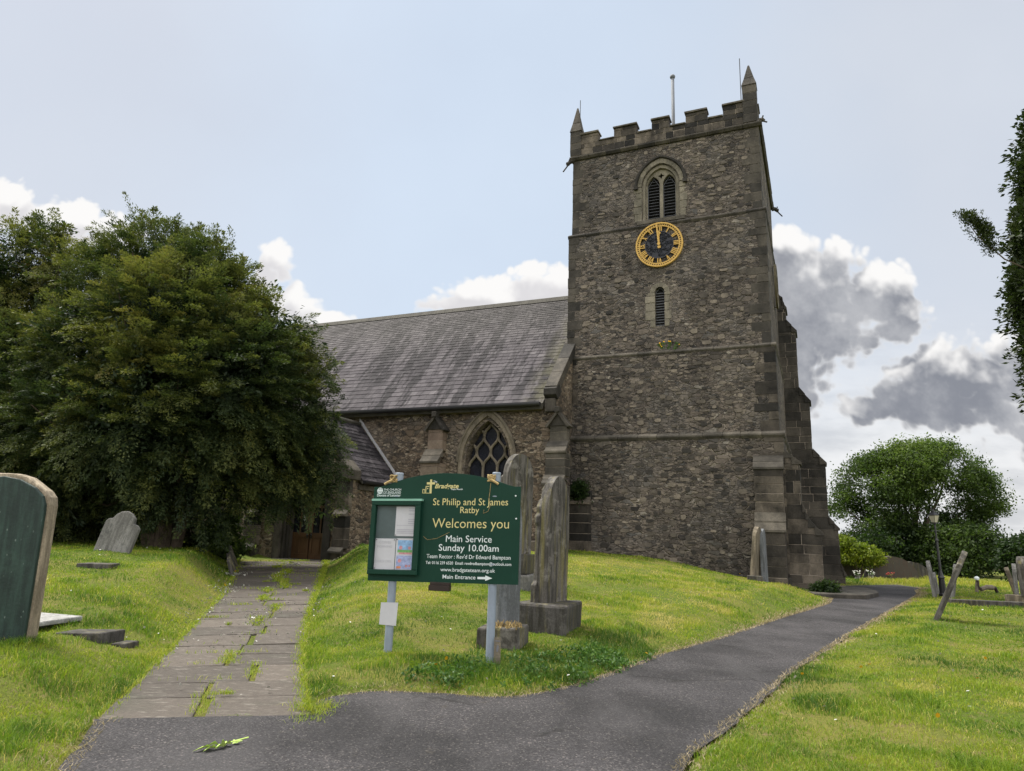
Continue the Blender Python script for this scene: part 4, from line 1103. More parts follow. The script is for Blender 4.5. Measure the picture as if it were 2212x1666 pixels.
# lettering
text('lettering', 'St Philip and St James', -.154, .794, 1.842, .082, 'gold_letter')
text('lettering', 'Ratby', .20, .438, 1.748, .075, 'gold_letter')
text('lettering', 'Welcomes you', -.148, .814, 1.570, .112, 'gold_letter', -.004)
text('lettering', 'Main Service', .036, .609, 1.403, .078, 'white_letter', 0)
text('lettering', 'Sunday 10.00am', -.05, .699, 1.298, .076, 'white_letter', .004)
text('lettering', "Team Rector : Rev'd Dr Edward Bampton", -.198, .846, 1.209, .046, 'white_letter', .004)
text('lettering', 'Tel: 0116 239 6520  Email: revdredbampton@outlook.com', -.206, .858, 1.139, .034, 'white_letter', .010)
text('lettering', 'www.bradgateteam.org.uk', -.014, .663, 1.058, .042, 'white_letter', .006)
text('lettering', 'Main Entrance', .018, .427, .974, .045, 'white_letter', .008)
text('lettering', 'THE CHURCH', -.817, -.584, 2.019, .025, 'white_letter', .004); text('lettering', 'OF ENGLAND', -.817, -.584, 1.986, .025, 'white_letter', .004)
text('lettering', 'Diocese of Leicester', -.898, -.584, 1.947, .028, 'white_letter', .012)
text('lettering', 'Bradgate', -.142, .165, 2.048, .056, 'gold_letter', .022, .25); text('lettering', 'The', -.165, -.115, 2.118, .022, 'white_letter', .01, .2); text('lettering', 'Team Parish', .065, .218, 2.027, .018, 'white_letter', .012)
m = MB(); m.prism([(.452, .978), (.548, .978), (.548, .960), (.634, .991), (.548, 1.022), (.548, 1.004), (.452, 1.004)], fxz, -.0605, -.0585); m.xform(tb); m.build('arrow', M['white_letter'], sign)
m = MB(); ccx, ccz = -.863, 2.019; cc = lambda r, n=28: [(ccx + r * math.cos(a), ccz + r * math.sin(a)) for a in np.linspace(0, 2 * math.pi, n, endpoint=False)]
m.prism(cc(.038), fxz, -.0605, -.0585, holes=[cc(.031)]); m.box(ccx - .006, ccx + .006, -.0608, -.0585, ccz - .034, ccz + .034); m.box(ccx - .034, ccx + .034, -.0611, -.0585, ccz - .004, ccz + .008)
for sx in (-1, 1): m.box(ccx + sx * .018 - .004, ccx + sx * .018 + .004, -.0606, -.0585, ccz - .022, ccz + .022)
m.box(-.898, -.584, -.0605, -.0585, 1.978, 1.981); m.xform(tb); m.build('church_emblem', M['white_letter'], sign)
m = MB(); m.box(-.208, -.182, -.0605, -.0585, 1.985, 2.155); m.box(-.249, -.143, -.0612, -.0585, 2.095, 2.121)
for a, b, c, d in ((-.262, -.252, 1.985, 2.07), (-.262, -.215, 2.066, 2.076), (-.300, -.262, 1.985, 1.992), (-.300, -.293, 1.985, 2.03), (-.300, -.270, 2.03, 2.037), (-.275, -.269, 1.985, 2.034), (-.262, -.208, 1.985, 1.991)): m.box(a, b, -.0605, -.0585, c, d)
m.prism([(-.235 + .012 * math.cos(a) * (1 if k % 2 else .5), 2.045 + .012 * math.sin(a) * (1 if k % 2 else .5)) for k, a in enumerate(np.linspace(0, 6.28, 8, endpoint=False))], fxz, -.0605, -.0585); m.xform(tb); m.build('parish_emblem', M['gold_letter'], sign)
for bx_, bz_ in ((.885, 1.955), (.90, 1.685)):
    m = MB(); m.lathe([(.011, 0), (.010, .008), (.004, .011)], 0, 0, 8); m.xform(lambda p: (bx_ + p[0], -.058 - p[2], bz_ + p[1] + bx_ * TILT)); m.build('bolt', M['white_letter'], sign)
m = MB(); m.box(-.14, .115, -.10, .0, .83, .895); m.box(-.13, .12, -.085, -.03, .896, .93); m.build('letter_box', M['box_brown'], sign, bevel=.004)
m = MB(); P = [(-.745, .66), (-.525, .668), (-.535, .40), (-.752, .405)]; m.prism(P, fxz, -.062, -.0585); m.build('paper_notice', M['paper'], sign)
m = MB(); m.box(.685, .765, -.062, -.055, .06, .345); m.build('waymark_plate', M['frame'], sign)
m = MB(); m.box(.692, .758, -.064, -.0625, .302, .314); m.prism([(.715, .19), (.735, .19), (.742, .25), (.728, .275), (.716, .24)], fxz, -.064, -.0625); m.build('waymark_print', M['dark_print'], sign)
rr = random.Random(9)
for px_, sx in ((-.70, -1), (.57, 1)):
    m = MB(); cxy = Vector((px_, -.03, 2.15 + px_ * .02))
    for k in range(16):
        a = [rr.uniform(0, 6.28) for _ in range(3)]
        m.tube([cxy + Vector((.045 * math.sin(a[0] + t_) + .01 * k / 16, .035 * math.cos(a[1] + t_ * 1.3), .04 * math.sin(a[2] + t_ * .9) + .02)) for t_ in np.linspace(0, 4.5, 10)], .009, 5)
    m.tube([cxy + Vector((sx * -.0, -.04, .0)), cxy + Vector((-.06 * -sx, -.05, -.03)), cxy + Vector((.10 * (1 if sx > 0 else -1), -.05, -.055))], .016, 6)
    m.build('twine_knot', M['twine'], sign)
m = MB(); m.tube([(.57, -.06, 2.12), (.565, -.062, 2.02), (.555, -.062, 1.93), (.575, -.062, 1.85), (.55, -.062, 1.78), (.49, -.062, 1.755), (.50, -.062, 1.80)], .003, 4); m.build('loose_string', M['twine'], sign)
m = MB(); m.tube([(-.255, -.062, 1.46), (-.2, -.062, 1.42), (-.08, -.062, 1.44), (.08, -.062, 1.52)], .002, 4); m.build('loose_string', M['twine'], sign)

# ------------------------------------------------------------------ gravestones
def hs(name, prof, th, loc, rz, mat, label, lean_side=0.0, lean_back=0.0, sink=.15, group='headstones in the churchyard', bevel=.02, cat='gravestone', parts=()):
    """a headstone: outline in its own x-z plane, extruded to its thickness"""
    e = empty(name, (loc[0], loc[1], loc[2] - sink), 0, label, cat, group)
    e.rotation_euler = (Matrix.Rotation(rz, 3, 'Z') @ Matrix.Rotation(lean_side, 3, 'Y') @ Matrix.Rotation(lean_back, 3, 'X')).to_euler()
    m = MB(); m.prism([(u, w + sink) if w > 0 else (u, w) for u, w in prof], fxz, -th / 2, th / 2); m.build('slab', M[mat], e, bevel=bevel); return e
def round_top(w, h, sh=.0, n=9, rr=None):
    """outline: straight sides then a rounded head, optional shoulders"""
    r = rr or w / 2 - sh; P = [(w / 2, 0), (w / 2, h - r)]
    if sh: P += [(w / 2 - sh, h - r), ]
    P += [((w / 2 - sh) * math.cos(a), h - r + r * math.sin(a)) for a in np.linspace(0, math.pi, n)[(0 if not sh else 1):]]
    if sh: P += [(-w / 2, h - r)]
    return P + [(-w / 2, 0)]
def gz(x, y): return float(H(np.array([x]), np.array([y]))[0])
# big slate headstone at the left edge: algae-green face, rough buff back and edge
gx_, gy_ = -5.38, 7.55
big = empty('headstone', (gx_, gy_, gz(gx_, gy_) - .2), R(6), 'large slate headstone with smooth dark green face and rough buff edge at left of lawn', 'gravestone', 'headstones in the churchyard')
big.rotation_euler = (Matrix.Rotation(R(6), 3, 'Z') @ Matrix.Rotation(R(-.6), 3, 'Y')).to_euler()
prof = [(.46, -.1), (.46, 1.52), (.455, 1.60), (.42, 1.69), (.33, 1.78), (.17, 1.86), (0, 1.89), (-.17, 1.86), (-.33, 1.78), (-.42, 1.69), (-.46, 1.55), (-.46, -.1)]
m = MB(); m.prism(prof, fxz, -.075, -.02); m.build('face', M['slate_face'], big, bevel=.012)
m = MB(); prof2 = [(.475, -.1), (.475, 1.60), (.46, 1.69), (.42, 1.76), (.22, 1.88), (.08, 1.93), (-.1, 1.92), (-.33, 1.84), (-.47, 1.6), (-.47, -.1)]
m.prism([(a + random.uniform(-.012, .012), b + random.uniform(-.01, .01)) for a, b in prof2], fxz, -.02, .17); m.build('back_slab', M['grave_edge'], big, bevel=.025)
m = MB(); m.box(-.47, .47, -.11, .17, -.1, .14); m.build('foot', M['slate_face'], big, bevel=.015)
def slabthing(name, poly, z0, z1, mat, label, cat, group=None, bevel=.015):
    """flat stone lying in the grass: outline in world x, y relative to its centre"""
    c = np.mean(np.array(poly), 0); zg = gz(c[0], c[1]); m = MB(); m.prism([(a - c[0], b - c[1]) for a, b in poly], lambda u, w, d: (u, w, d), z0, z1)
    o = m.build(name, M[mat], None, bevel=bevel); o.location = (c[0], c[1], zg); return tag(o, label, cat, group)
led = empty('ledger_stone', (-5.95, 8.95, gz(-5.95, 8.95) - .07), R(-14), 'pale grey ledger slab lying flat beside the large green slate headstone', 'grave slab')
m = MB(); m.box(-.75, .62, -.34, .34, .10, .16, jit=.012); m.build('top_slab', M['grave_light'], led, bevel=.015); m = MB(); m.box(-.68, .5, -.28, .28, -.2, .10); m.build('support', M['grave_dark'], led)
slabthing('grave_kerb', [(-5.08, 8.25), (-4.60, 8.35), (-4.50, 8.72), (-5.02, 8.62)], -.15, .065, 'grave_dark', 'low broken slate kerb block with weeds on it between ledger slab and flagstone path', 'grave kerb')
slabthing('grave_kerb', [(-4.50, 8.42), (-4.34, 8.45), (-4.30, 8.68), (-4.46, 8.70)], -.1, .05, 'grave_dark', 'small dark stone lump in grass at the end of the broken slate kerb', 'grave kerb')
slabthing('footstone', [(-7.72, 12.9), (-7.16, 13.05), (-7.2, 13.4), (-7.75, 13.3)], -.1, .075, 'grave_dark', 'low dark flat stone sunk in the left lawn in front of the pale tilted headstone', 'grave marker')
hs('headstone', [(.36, -.1), (.36, .56), (.30, .62), (.22, .64), (.20, .74), (.12, .82), (0, .86), (-.12, .82), (-.2, .74), (-.24, .65), (-.32, .62), (-.36, .56), (-.36, -.1)], .12, (-8.30, 15.0, gz(-8.3, 15)), R(4), 'grave_pale', 'pale lichened headstone with shouldered round top leaning right under the dark yew', R(13), R(-4))
hs('headstone', rect(-.45, .45, -.1, .62), .16, (-11.9, 17.3, gz(-11.9, 17.3)), R(6), 'grave_brown', 'low square dark brown headstone in deep shade under the yew', group='headstones in the churchyard')
# edging slabs at the turn of the flagstone path
for (x, y, w, h, d_, lab) in ((-7.95, 21.2, .85, .62, -24, 'largest grey edging slab standing at the path side nearest the porch'), (-7.38, 19.6, .8, .52, -27, 'middle grey edging slab standing at the path side below the left lawn'), (-6.95, 18.3, .28, .46, -18, 'narrow upright edging stub at the near end of the row of slabs by the path')):
    m = MB(); m.prism([(-w / 2, -.2), (w / 2, -.2), (w / 2, h), (-w / 2, h - .05)], fyz, -.045, .045); o = m.build('edging_slab', M['grave_dark'], None, bevel=.015); o.location = (x, y, float(flag_z(y))); o.rotation_euler = (R(4), R(d_), R(20)); tag(o, lab, 'edging stone', 'edging slabs beside the flagstone path')

def gothic(w, h, hs_, n=7, sh=0.0, ogee=False):
    half = w / 2; P = [(half, 0), (half, hs_)]
    if sh: P += [(half - sh * .2, hs_ + .05), (half - sh, hs_ + .07), (half - sh, hs_ + .14)]
    hh = half - sh; z0 = hs_ + (.14 if sh else 0)
    arc = [(hh * math.cos(t_ * math.pi / 2) ** 1.0, z0 + (h - z0) * math.sin(t_ * math.pi / 2)) for t_ in np.linspace(0, .93, n)][(0 if not sh else 1):]
    P += arc; return P + [(-a, b) for a, b in reversed(P)]
# slab on a rough block, half hidden by the notice board
bx, by = .0, 9.62
e = empty('headstone', (bx, by, gz(bx, by) - .1), R(-16), 'smooth dark grey headstone on a mossy sandstone block directly behind the notice board post', 'gravestone', 'tall headstones behind the notice board')
m = MB(); m.box(-.27, .28, -.36, .20, -.15, .36, jit=.02); m.build('base', M['grave_grey'], e, bevel=.03)
m = MB(); m.prism(gothic(.62, 1.70, 1.30), lambda u, w, d: (d + .02, u * .55 + .0, w + .379), -.09, .09); o = m.build('slab', M['grave_bluish'], e, bevel=.015); o.rotation_euler = (0, 0, R(-38))
m = MB(); rr = random.Random(2)
for k in range(60):
    x, y = rr.uniform(-.05, .28), rr.uniform(-.36, -.15); m.tube([(x, y, .36), (x + rr.uniform(-.05, .05), y + rr.uniform(-.05, .05), .40 + rr.uniform(0, .05))], .012, 4, r1=.004)
m.build('moss_tuft', M['twine'], e)
# tall headstone right of the board, seen almost edge on
bx, by = .70, 10.85
e = empty('headstone', (bx, by, gz(bx, by) - .12), R(-22), 'tall weathered grey headstone with scalloped shoulders on a stone block, right of the notice board', 'gravestone', 'tall headstones behind the notice board')
m = MB(); m.box(-.44, .36, -.46, .44, -.1, .49, jit=.03); m.build('base', M['grave_dark'], e, bevel=.04)
prof = [(.44, .0), (.44, .28), (.36, .34), (.36, 1.20), (.40, 1.26), (.40, 1.36), (.34, 1.42), (.36, 1.52), (.29, 1.62), (.22, 1.66), (.18, 1.82), (.08, 1.92), (0, 1.95)]
m = MB(); m.prism(gothic(.58, 1.90, 1.36, 9), fxz, -.09, .06); o = m.build('slab', M['grave_grey'], e, bevel=.02); o.location = (0, 0, .47); o.rotation_euler = (0, R(1.5), R(75))
m = MB(); m.prism([(a * .80, b * .93) for a, b in prof + [(-a, b) for a, b in reversed(prof[:-1])]], fxz, .062, .15); c_ = m.build('carved_front', M['grave_grey'], e, bevel=.015); c_.location = o.location; c_.rotation_euler = o.rotation_euler
# memorial further up the mound, behind the board
bx, by = .22, 15.0
e = empty('headstone', (bx, by, gz(bx, by) - .1), R(-20), 'tallest pointed headstone on a stepped pedestal up the mound in front of nave window', 'gravestone', 'tall headstones behind the notice board')
m = MB(); m.box(-.52, .40, -.38, .38, -.1, .36, jit=.02); m.build('base', M['grave_pale'], e, bevel=.03)
m = MB(); m.box(-.46, .34, -.32, .32, .355, .76, jit=.01); m.build('pedestal', M['grave_dark'], e, bevel=.02)
prof = [(.40, 0), (.40, 1.45), (.46, 1.50), (.42, 1.72), (.30, 1.80), (.20, 1.98), (.08, 2.10), (0, 2.12)]
m = MB(); m.prism(gothic(.82, 2.12, 1.60, 9), fxz, -.1, .06); o = m.build('slab', M['grave_grey'], e, bevel=.02); o.location = (-.05, 0, .745); o.rotation_euler = (0, R(1), R(68))
m = MB(); m.prism([(a * .9, b * .93) for a, b in prof + [(-a, b) for a, b in reversed(prof[:-1])]], fxz, .062, .17); c_ = m.build('carved_front', M['grave_grey'], e, bevel=.015); c_.location = o.location; c_.rotation_euler = o.rotation_euler
# pair at the foot of the tower
hs('headstone', round_top(.62, 1.62, rr=.30), .13, (7.66, 22.1, gz(7.66, 22.1)), R(57), 'grave_buff', 'buff round-topped headstone at the tower foot, the left one of a close pair', R(2), R(5), group='headstones at the tower foot')
hs('headstone', round_top(.6, 1.66, rr=.28), .11, (8.12, 22.4, gz(8.12, 22.4)), R(62), 'grave_bluish', 'bluish grey round-topped headstone at the tower foot, the right one of a close pair', R(-1), R(-1), group='headstones at the tower foot')
slabthing('footstone', [(7.3, 21.6), (7.75, 21.55), (7.8, 21.9), (7.4, 21.95)], -.1, .14, 'grave_dark', 'small mossy foot stone in front of the headstone pair at tower', 'grave marker')
# right-hand lawn
hs('headstone', round_top(.66, 1.55, sh=.05), .11, (8.92, 15.1, gz(8.92, 15.1)), R(57), 'grave_grey', 'slate headstone leaning steeply to the right on the lawn beside the asphalt path', R(0), R(24), sink=.2, group='headstones on the right lawn')
hs('headstone', round_top(.6, 1.12), .10, (13.72, 22.9, gz(13.72, 22.9)), R(56), 'grave_pale', 'thin pale headstone just left of the lamp post', R(0), R(-6), group='headstones on the right lawn')
hs('headstone', round_top(.5, .72), .10, (14.6, 24.2, gz(14.6, 24.2)), R(56), 'grave_pale', 'small pale headstone half hidden behind the thin one left of lamp post', R(0), R(-6), group='headstones on the right lawn')
hs('headstone', round_top(.62, 1.05), .12, (13.9, 22.4, gz(13.9, 22.4)), R(56), 'grave_pale', 'pale headstone just right of the lamp post, behind the steeply leaning one', R(0), R(10), group='headstones on the right lawn')
ex, ey = 14.75, 20.3
e = empty('headstone', (ex, ey, gz(ex, ey) - .05), R(-40), 'tall pinkish grey round-topped headstone on a plinth at the right edge of the lawn', 'gravestone', 'headstones on the right lawn')
m = MB(); m.box(-.5, .5, -.28, .28, -.1, .30, jit=.01); m.build('base', M['grave_buff'], e, bevel=.02)
m = MB(); m.prism(round_top(.66, 1.08), fxz, -.09, .09); o = m.build('slab', M['grave_grey'], e, bevel=.03); o.location = (0, 0, .29); o.rotation_euler = (R(-2), 0, R(86))
slabthing('grave_kerb', [(11.9, 19.2), (17.4, 18.4), (17.4, 18.65), (11.9, 19.45)], -.1, .13, 'grave_dark', 'long low stone kerb in the grass in front of the tall pinkish headstone', 'grave kerb')
hs('headstone', round_top(.5, 1.1), .1, (15.4, 21.6, gz(15.4, 21.6)), R(56), 'grave_pale', 'narrow pale headstone directly left of and behind the tall pinkish one', R(0), R(0), group='headstones on the right lawn')
hs('headstone', round_top(.7, 1.08), .1, (16.4, 21.9, gz(16.4, 21.9)), R(-50), 'grave_bluish', 'white headstone at the far right edge behind the tall pinkish one', R(5), R(4), group='headstones on the right lawn')
hs('headstone', [(.22, -.1), (.2, .5), (.24, .86), (.1, .98), (-.12, 1.0), (-.22, .9), (-.2, -.1)], .12, (15.75, 22.0, gz(15.75, 22.0)), R(56), 'grave_buff', 'ragged buff grave marker leaning left with a broken edge, left of the pinkish headstone', R(2), R(-13), group='headstones on the right lawn')
# brown stones in shade beyond the end of the path
hs('headstone', round_top(2.4, 1.1, rr=1.1), .5, (18.6, 34.5, gz(18.6, 34.5)), R(-10), 'grave_brown', 'broad dark half-round brown stone in shade beyond the end of the path', group='dark stones beyond the path')
hs('headstone', rect(-1.2, 1.2, -.1, .95), .4, (16.0, 35.2, gz(16, 35.2)), R(-8), 'grave_brown', 'low square dark brown stone at left end of the shaded row, next to the tower', group='dark stones beyond the path')
hs('headstone', round_top(1.8, .85, rr=.8), .4, (20.7, 36.5, gz(20.7, 36.5)), R(-5), 'grave_dark', 'grey round-backed stone in shade right of the broad half-round brown one', group='dark stones beyond the path')

# ------------------------------------------------------------------ lamp post
lx, ly = 14.15, 23.2
lamp = empty('lamp_post', (lx, ly, gz(lx, ly)), R(20), 'black Victorian lamp post with four-sided lantern standing in the right lawn', 'lamp post'); lamp.rotation_euler = (0, R(-2.2), R(20))
m = MB(); m.lathe([(.13, -.1), (.13, .06), (.10, .10), (.09, .55), (.11, .58), (.075, .64), (.05, .75), (.04, .8), (.036, 1.72), (.055, 1.74), (.055, 1.77), (.028, 1.82), (.024, 2.30)], n=14); m.build('column', M['black_metal'], lamp, smooth=False)
m = MB(); m.tube([(-.2, 0, 2.06), (.2, 0, 2.06)], .012, 6); m.lathe([(.02, 2.26), (.05, 2.29), (.03, 2.33)], n=8); m.build('ladder_bar', M['black_metal'], lamp)
def frus(m, z0, r0, z1, r1):
    P = [(sx * r, sy * r, z) for z, r in ((z0, r0), (z1, r1)) for sx, sy in ((-1, -1), (1, -1), (1, 1), (-1, 1))]; m.add(P, [(0, 3, 2, 1), (4, 5, 6, 7), (0, 1, 5, 4), (1, 2, 6, 5), (2, 3, 7, 6), (3, 0, 4, 7)])
M['lamp_glass'] = material('lamp_glass', flat((.36, .34, .26), .1), rough=.3)
LS = lambda p: (p[0] * .62, p[1] * .62, 2.78 + (p[2] - 2.76) * .62)
m = MB(); frus(m, 2.04, .095, 2.40, .175); m.xform(LS); lg = m.build('lantern', M['lamp_glass'], lamp)
m = MB(); frus(m, 2.40, .19, 2.43, .20); frus(m, 2.43, .185, 2.56, .07); frus(m, 2.56, .085, 2.60, .06); m.lathe([(.05, 2.6), (.055, 2.66), (.02, 2.7), (.015, 2.76)], n=8)
for sx in (-1, 1):
    for sy in (-1, 1): m.tube([(sx * .098, sy * .098, 2.03), (sx * .178, sy * .178, 2.41)], .010, 4)
frus(m, 2.02, .10, 2.045, .102); m.xform(LS); m.build('lantern_frame', M['black_metal'], lg)

# ------------------------------------------------------------------ small things
m = MB(); poly = [(-1.9, -2.3), (-.3, -2.2), (.75, -.9), (1.35, .4), (1.55, 1.6), (-.6, 2.6), (-1.4, 1.0)]; m.prism(poly, lambda u, w, d: (u, w, d), -.2, .13)
o = m.build('stone_step', M['ashlar'], None, bevel=.03); o.location = (11.1, 23.7, 0); tag(o, 'low curved stone step at the foot of the tower buttress beside the path', 'step')
orn = empty('grave_ornament', (17.5, 25.8, gz(17.5, 25.8)), R(10), 'small goose-shaped garden ornament with white head and brown tail in the right lawn', 'ornament')
m = MB(); m.tube([(-.62, 0, .02), (-.60, 0, .25), (-.56, 0, .42)], .055, 8, r1=.05); m.tube([(-.45, 0, .12), (-.2, 0, .2), (.05, 0, .19)], .08, 8, r1=.09); m.build('body', M['frame'], orn)
m = MB(); m.lathe([(.02, .42), (.08, .46), (.085, .52), (.03, .57)], -.57, 0, 8); m.build('head', M['white_letter'], orn); m = MB(); m.tube([(.0, 0, .2), (.16, 0, .17), (.22, 0, .02)], .075, 8, r1=.05); m.tube([(-.56, -.02, .42), (-.58, -.03, .25), (-.53, -.02, .12)], .05, 6); m.build('tail', M['box_brown'], orn)
M['red_petal'] = material('red_petal', flat((.28, .035, .03), .3, 30)); M['white_petal'] = material('white_petal', flat((.50, .50, .46), .15, 30)); M['leaf_plain'] = material('leaf_plain', flat((.06, .11, .03), .3, 20))
for i, (x, y, mt, lab) in enumerate(((15.55, 31.6, 'white_petal', 'white flowers in a grave vase, left of three bunches beyond the path end'), (16.25, 31.8, 'white_petal', 'white flowers in a grave vase, middle of three bunches beyond the path end'), (16.95, 31.6, 'red_petal', 'red flowers in a dark grave vase, right of three bunches beyond path end'))):
    fl = empty('flower_vase', (x, y, gz(x, y)), 0, lab, 'flowers', 'grave flowers beyond the path'); rr = random.Random(i)
    m = MB(); m.lathe([(.08, 0), (.13, .08), (.10, .2), (.14, .24)], n=8); m.build('vase', M['grave_pale' if mt == 'white_petal' else 'grave_dark'], fl)
    m = MB(); m2 = MB()
    for k in range(16):
        p = Vector((rr.uniform(-.2, .2), rr.uniform(-.12, .12), rr.uniform(.22, .45))); r = rr.uniform(.022, .04)
        m.lathe([(r * .3, p.z - r * .7), (r, p.z), (r * .3, p.z + r * .6)], p.x, p.y, 6); m2.tube([(0, 0, .2), p], .008, 4)
    m.build('blooms', M[mt], fl); m2.build('stems', M['leaf_plain'], fl)
# fallen sprig on the asphalt
M['fresh_leaf'] = material('fresh_leaf', flat((.36, .48, .12), .2, 25), rough=.5)
sp = empty('fallen_sprig', (-1.99, 5.38, 0.004), R(42), 'fallen sprig of pale green leaves lying on the asphalt', 'leaf')
m = MB(); rr = random.Random(5)
for (x, y, a, L, w) in ((-.03, .0, 190, .09, .03), (-.02, -.012, 205, .075, .024), (.0, .012, 165, .05, .026), (.02, -.01, 200, .06, .026), (.03, .008, 120, .03, .024), (.045, -.004, 190, .045, .03), (.05, .0, 10, .035, .03), (.01, -.02, 200, .05, .018)):
    a = R(a); d = Vector((math.cos(a), math.sin(a), 0)); n_ = Vector((-d.y, d.x, 0)); b = Vector((x * 1.7, y * 1.7, .004)); L *= 1.7; w *= 1.9; h = rr.uniform(.02, .045)
    m.add([b, b + d * L * .4 + n_ * w * .5 + Vector((0, 0, h)), b + d * L + Vector((0, 0, .003)), b + d * L * .4 - n_ * w * .5 + Vector((0, 0, h * .4)), b + d * L * .45 + Vector((0, 0, h * .3))], [(0, 4, 1), (1, 4, 2), (2, 4, 3), (3, 4, 0)])
m.build('leaves', M['fresh_leaf'], sp, fixn=False); m = MB(); m.tube([(-.02, 0, .008), (.09, .002, .02), (.20, .0, .03)], .005, 5); m.tube([(.09, 0, .02), (.15, -.015, .018)], .004, 5); m.build('stalk', M['fresh_leaf'], sp)
# pieces in the distance
hx, hy = 43.0, 62.0
house = empty('house', (hx, hy, gz(hx, hy)), R(-34), 'far house with steep brown tiled roof and brick chimney at the right edge', 'house')
M['roof_tile'] = material('brown_roof_tile', flat((.12, .09, .075), .35, 3), rough=.8); M['brick'] = material('red_brick', flat((.23, .10, .065), .3, 6))
m = MB(); m.box(-3, 3, -2, 2, -2, -.5); m.prism([(-2, -.5), (2, -.5), (0, 1.35)], fyz, -2.98, 2.98); m.build('wall', M['brick'], house)
m = MB()
for sg in (-1, 1): m.prism([(sg * 2.3, -.85), (0, 1.42), (0, 1.60), (sg * 2.45, -.80)], fyz, -3.15, 3.15)
rf = m.build('roof', M['roof_tile'], house); m = MB(); m.box(-.4, .5, -.35, .35, 1.1, 2.15); m.box(-.46, .56, -.41, .41, 2.15, 2.25); m.build('chimney', M['brick'], rf)
pp_ = at(2175, 1196, 700); pyl = empty('pylon', (pp_[0], pp_[1], gz(pp_[0], pp_[1])), R(20), 'faint lattice electricity pylon on the horizon at the far right', 'pylon')
M['pylon_grey'] = material('pylon_grey', flat((.45, .47, .50), .05))
m = MB(); ph = 25.0
for sx in (-1, 1):
    for sy in (-1, 1): m.tube([(sx * 2.4, sy * 2.4, -2), (sx * .55, sy * .55, ph * .62), (sx * .2, sy * .2, ph)], .16, 4)
for k in range(6):
    z = k * 2.2; r = 2.4 - 1.85 * z / (ph * .62); r2 = 2.4 - 1.85 * (z + 2.2) / (ph * .62)
    m.tube([(-r, -r, z), (r2, -r2, z + 2.2)], .09, 3); m.tube([(r, -r, z), (-r2, -r2, z + 2.2)], .09, 3)
m.build('tower', M['pylon_grey'], pyl)
m = MB()
for z, w in ((ph * .62, 4.2), (ph * .78, 5.6), (ph * .92, 3.6)): m.tube([(-w, 0, z), (0, 0, z + .9), (w, 0, z)], .13, 4); m.tube([(-w, 0, z), (w, 0, z)], .13, 4)
m.build('cross_arms', M['pylon_grey'], pyl)
# ------------------------------------------------------------------ grass: real blades, thinning with distance
TO_W = np.array([math.cos(-TH), math.sin(-TH)])
def church_local(x, y):
    dx, dy = x - CX, y - CY; c, s = math.cos(TH), math.sin(TH)
    return dx * c - dy * s, dx * s + dy * c
def off_building(x, y):
    u, v = church_local(x, y)
    ok = ~((u > -7.7) & (u < .4) & (v > -.4)) & ~((u < -7.2) & (v > -2.05)) & ~((u > -18.2) & (u < -13.95) & (v > -5.4))
    ok &= ~((u > -.62) & (u < .32) & (v > -1.0) & (v < 0)) & ~((u > 0) & (u < 1.55) & (v > -.4) & (v < .6)) & ~((u > 0) & (u < 2.2) & (v > 6.3) & (v < 7.4))
    return ok
def blades(name, pts, hgt, wid, lean, var, mat, kind, label=None, zoff=0.0, droop=.5):
    n = len(pts); x, y = pts[:, 0], pts[:, 1]; z = H(x, y) + zoff
    a = rng.uniform(0, 2 * math.pi, n); dx, dy = np.cos(a), np.sin(a)          # blade width direction
    b = rng.uniform(0, 2 * math.pi, n); lx_, ly_ = np.cos(b) * lean, np.sin(b) * lean
    base = np.stack([x, y, z - .01], 1); wv = np.stack([dx * wid / 2, dy * wid / 2, np.zeros(n)], 1)
    mid = base + np.stack([lx_ * hgt * .4, ly_ * hgt * .4, hgt * .62], 1)
    tip = base + np.stack([lx_ * hgt * (1 + droop), ly_ * hgt * (1 + droop), hgt * (1 - droop * lean ** 2 * .6)], 1)
    V = np.stack([base - wv, base + wv, mid + wv * .8, mid - wv * .8, tip], 1).reshape(-1, 3)
    i = np.arange(n)[:, None] * 5
    o = raw_mesh(name, V, [i + np.array([[0, 1, 2, 3]]), i + np.array([[3, 2, 4]])], mat, np.repeat(var, 5))
    return tag(o, label, None, None, kind)
M['grass'] = leafmat('grass_blades', [(0, (.046, .098, .011)), (.3, (.115, .195, .014)), (.6, (.205, .265, .018)), (.82, (.305, .305, .040)), (1, (.42, .35, .13))], .40, .55)
N = 820000
r_ = np.exp(rng.uniform(math.log(4.6), math.log(44), N)); th_ = rng.uniform(-.86, .88, N)
gx, gy = r_ * np.sin(th_), r_ * np.cos(th_)
da, df = sdist(gx, gy, ASPHALT), sdist(gx, gy, FLAG)
edge = (fbm(gx * 6, gy * 6, 2) - .5) * .10
bare = sstep(fbm(gx * 1.3 + 60, gy * 1.3 + 11, 4), .57, .66)
keep = (rng.random(N) > bare * .75) & (da > .02 + edge) & (df > -.03 + edge * 1.4) & off_building(gx, gy)
gx, gy, r_, da, df = [q[keep] for q in (gx, gy, r_, da, df)]
patch = fbm(gx * .55 + 3, gy * .55, 4); fine = fbm(gx * 2.6, gy * 2.6, 3); tuft = fbm(gx * 1.5 + 9, gy * 1.5 + 4, 3)
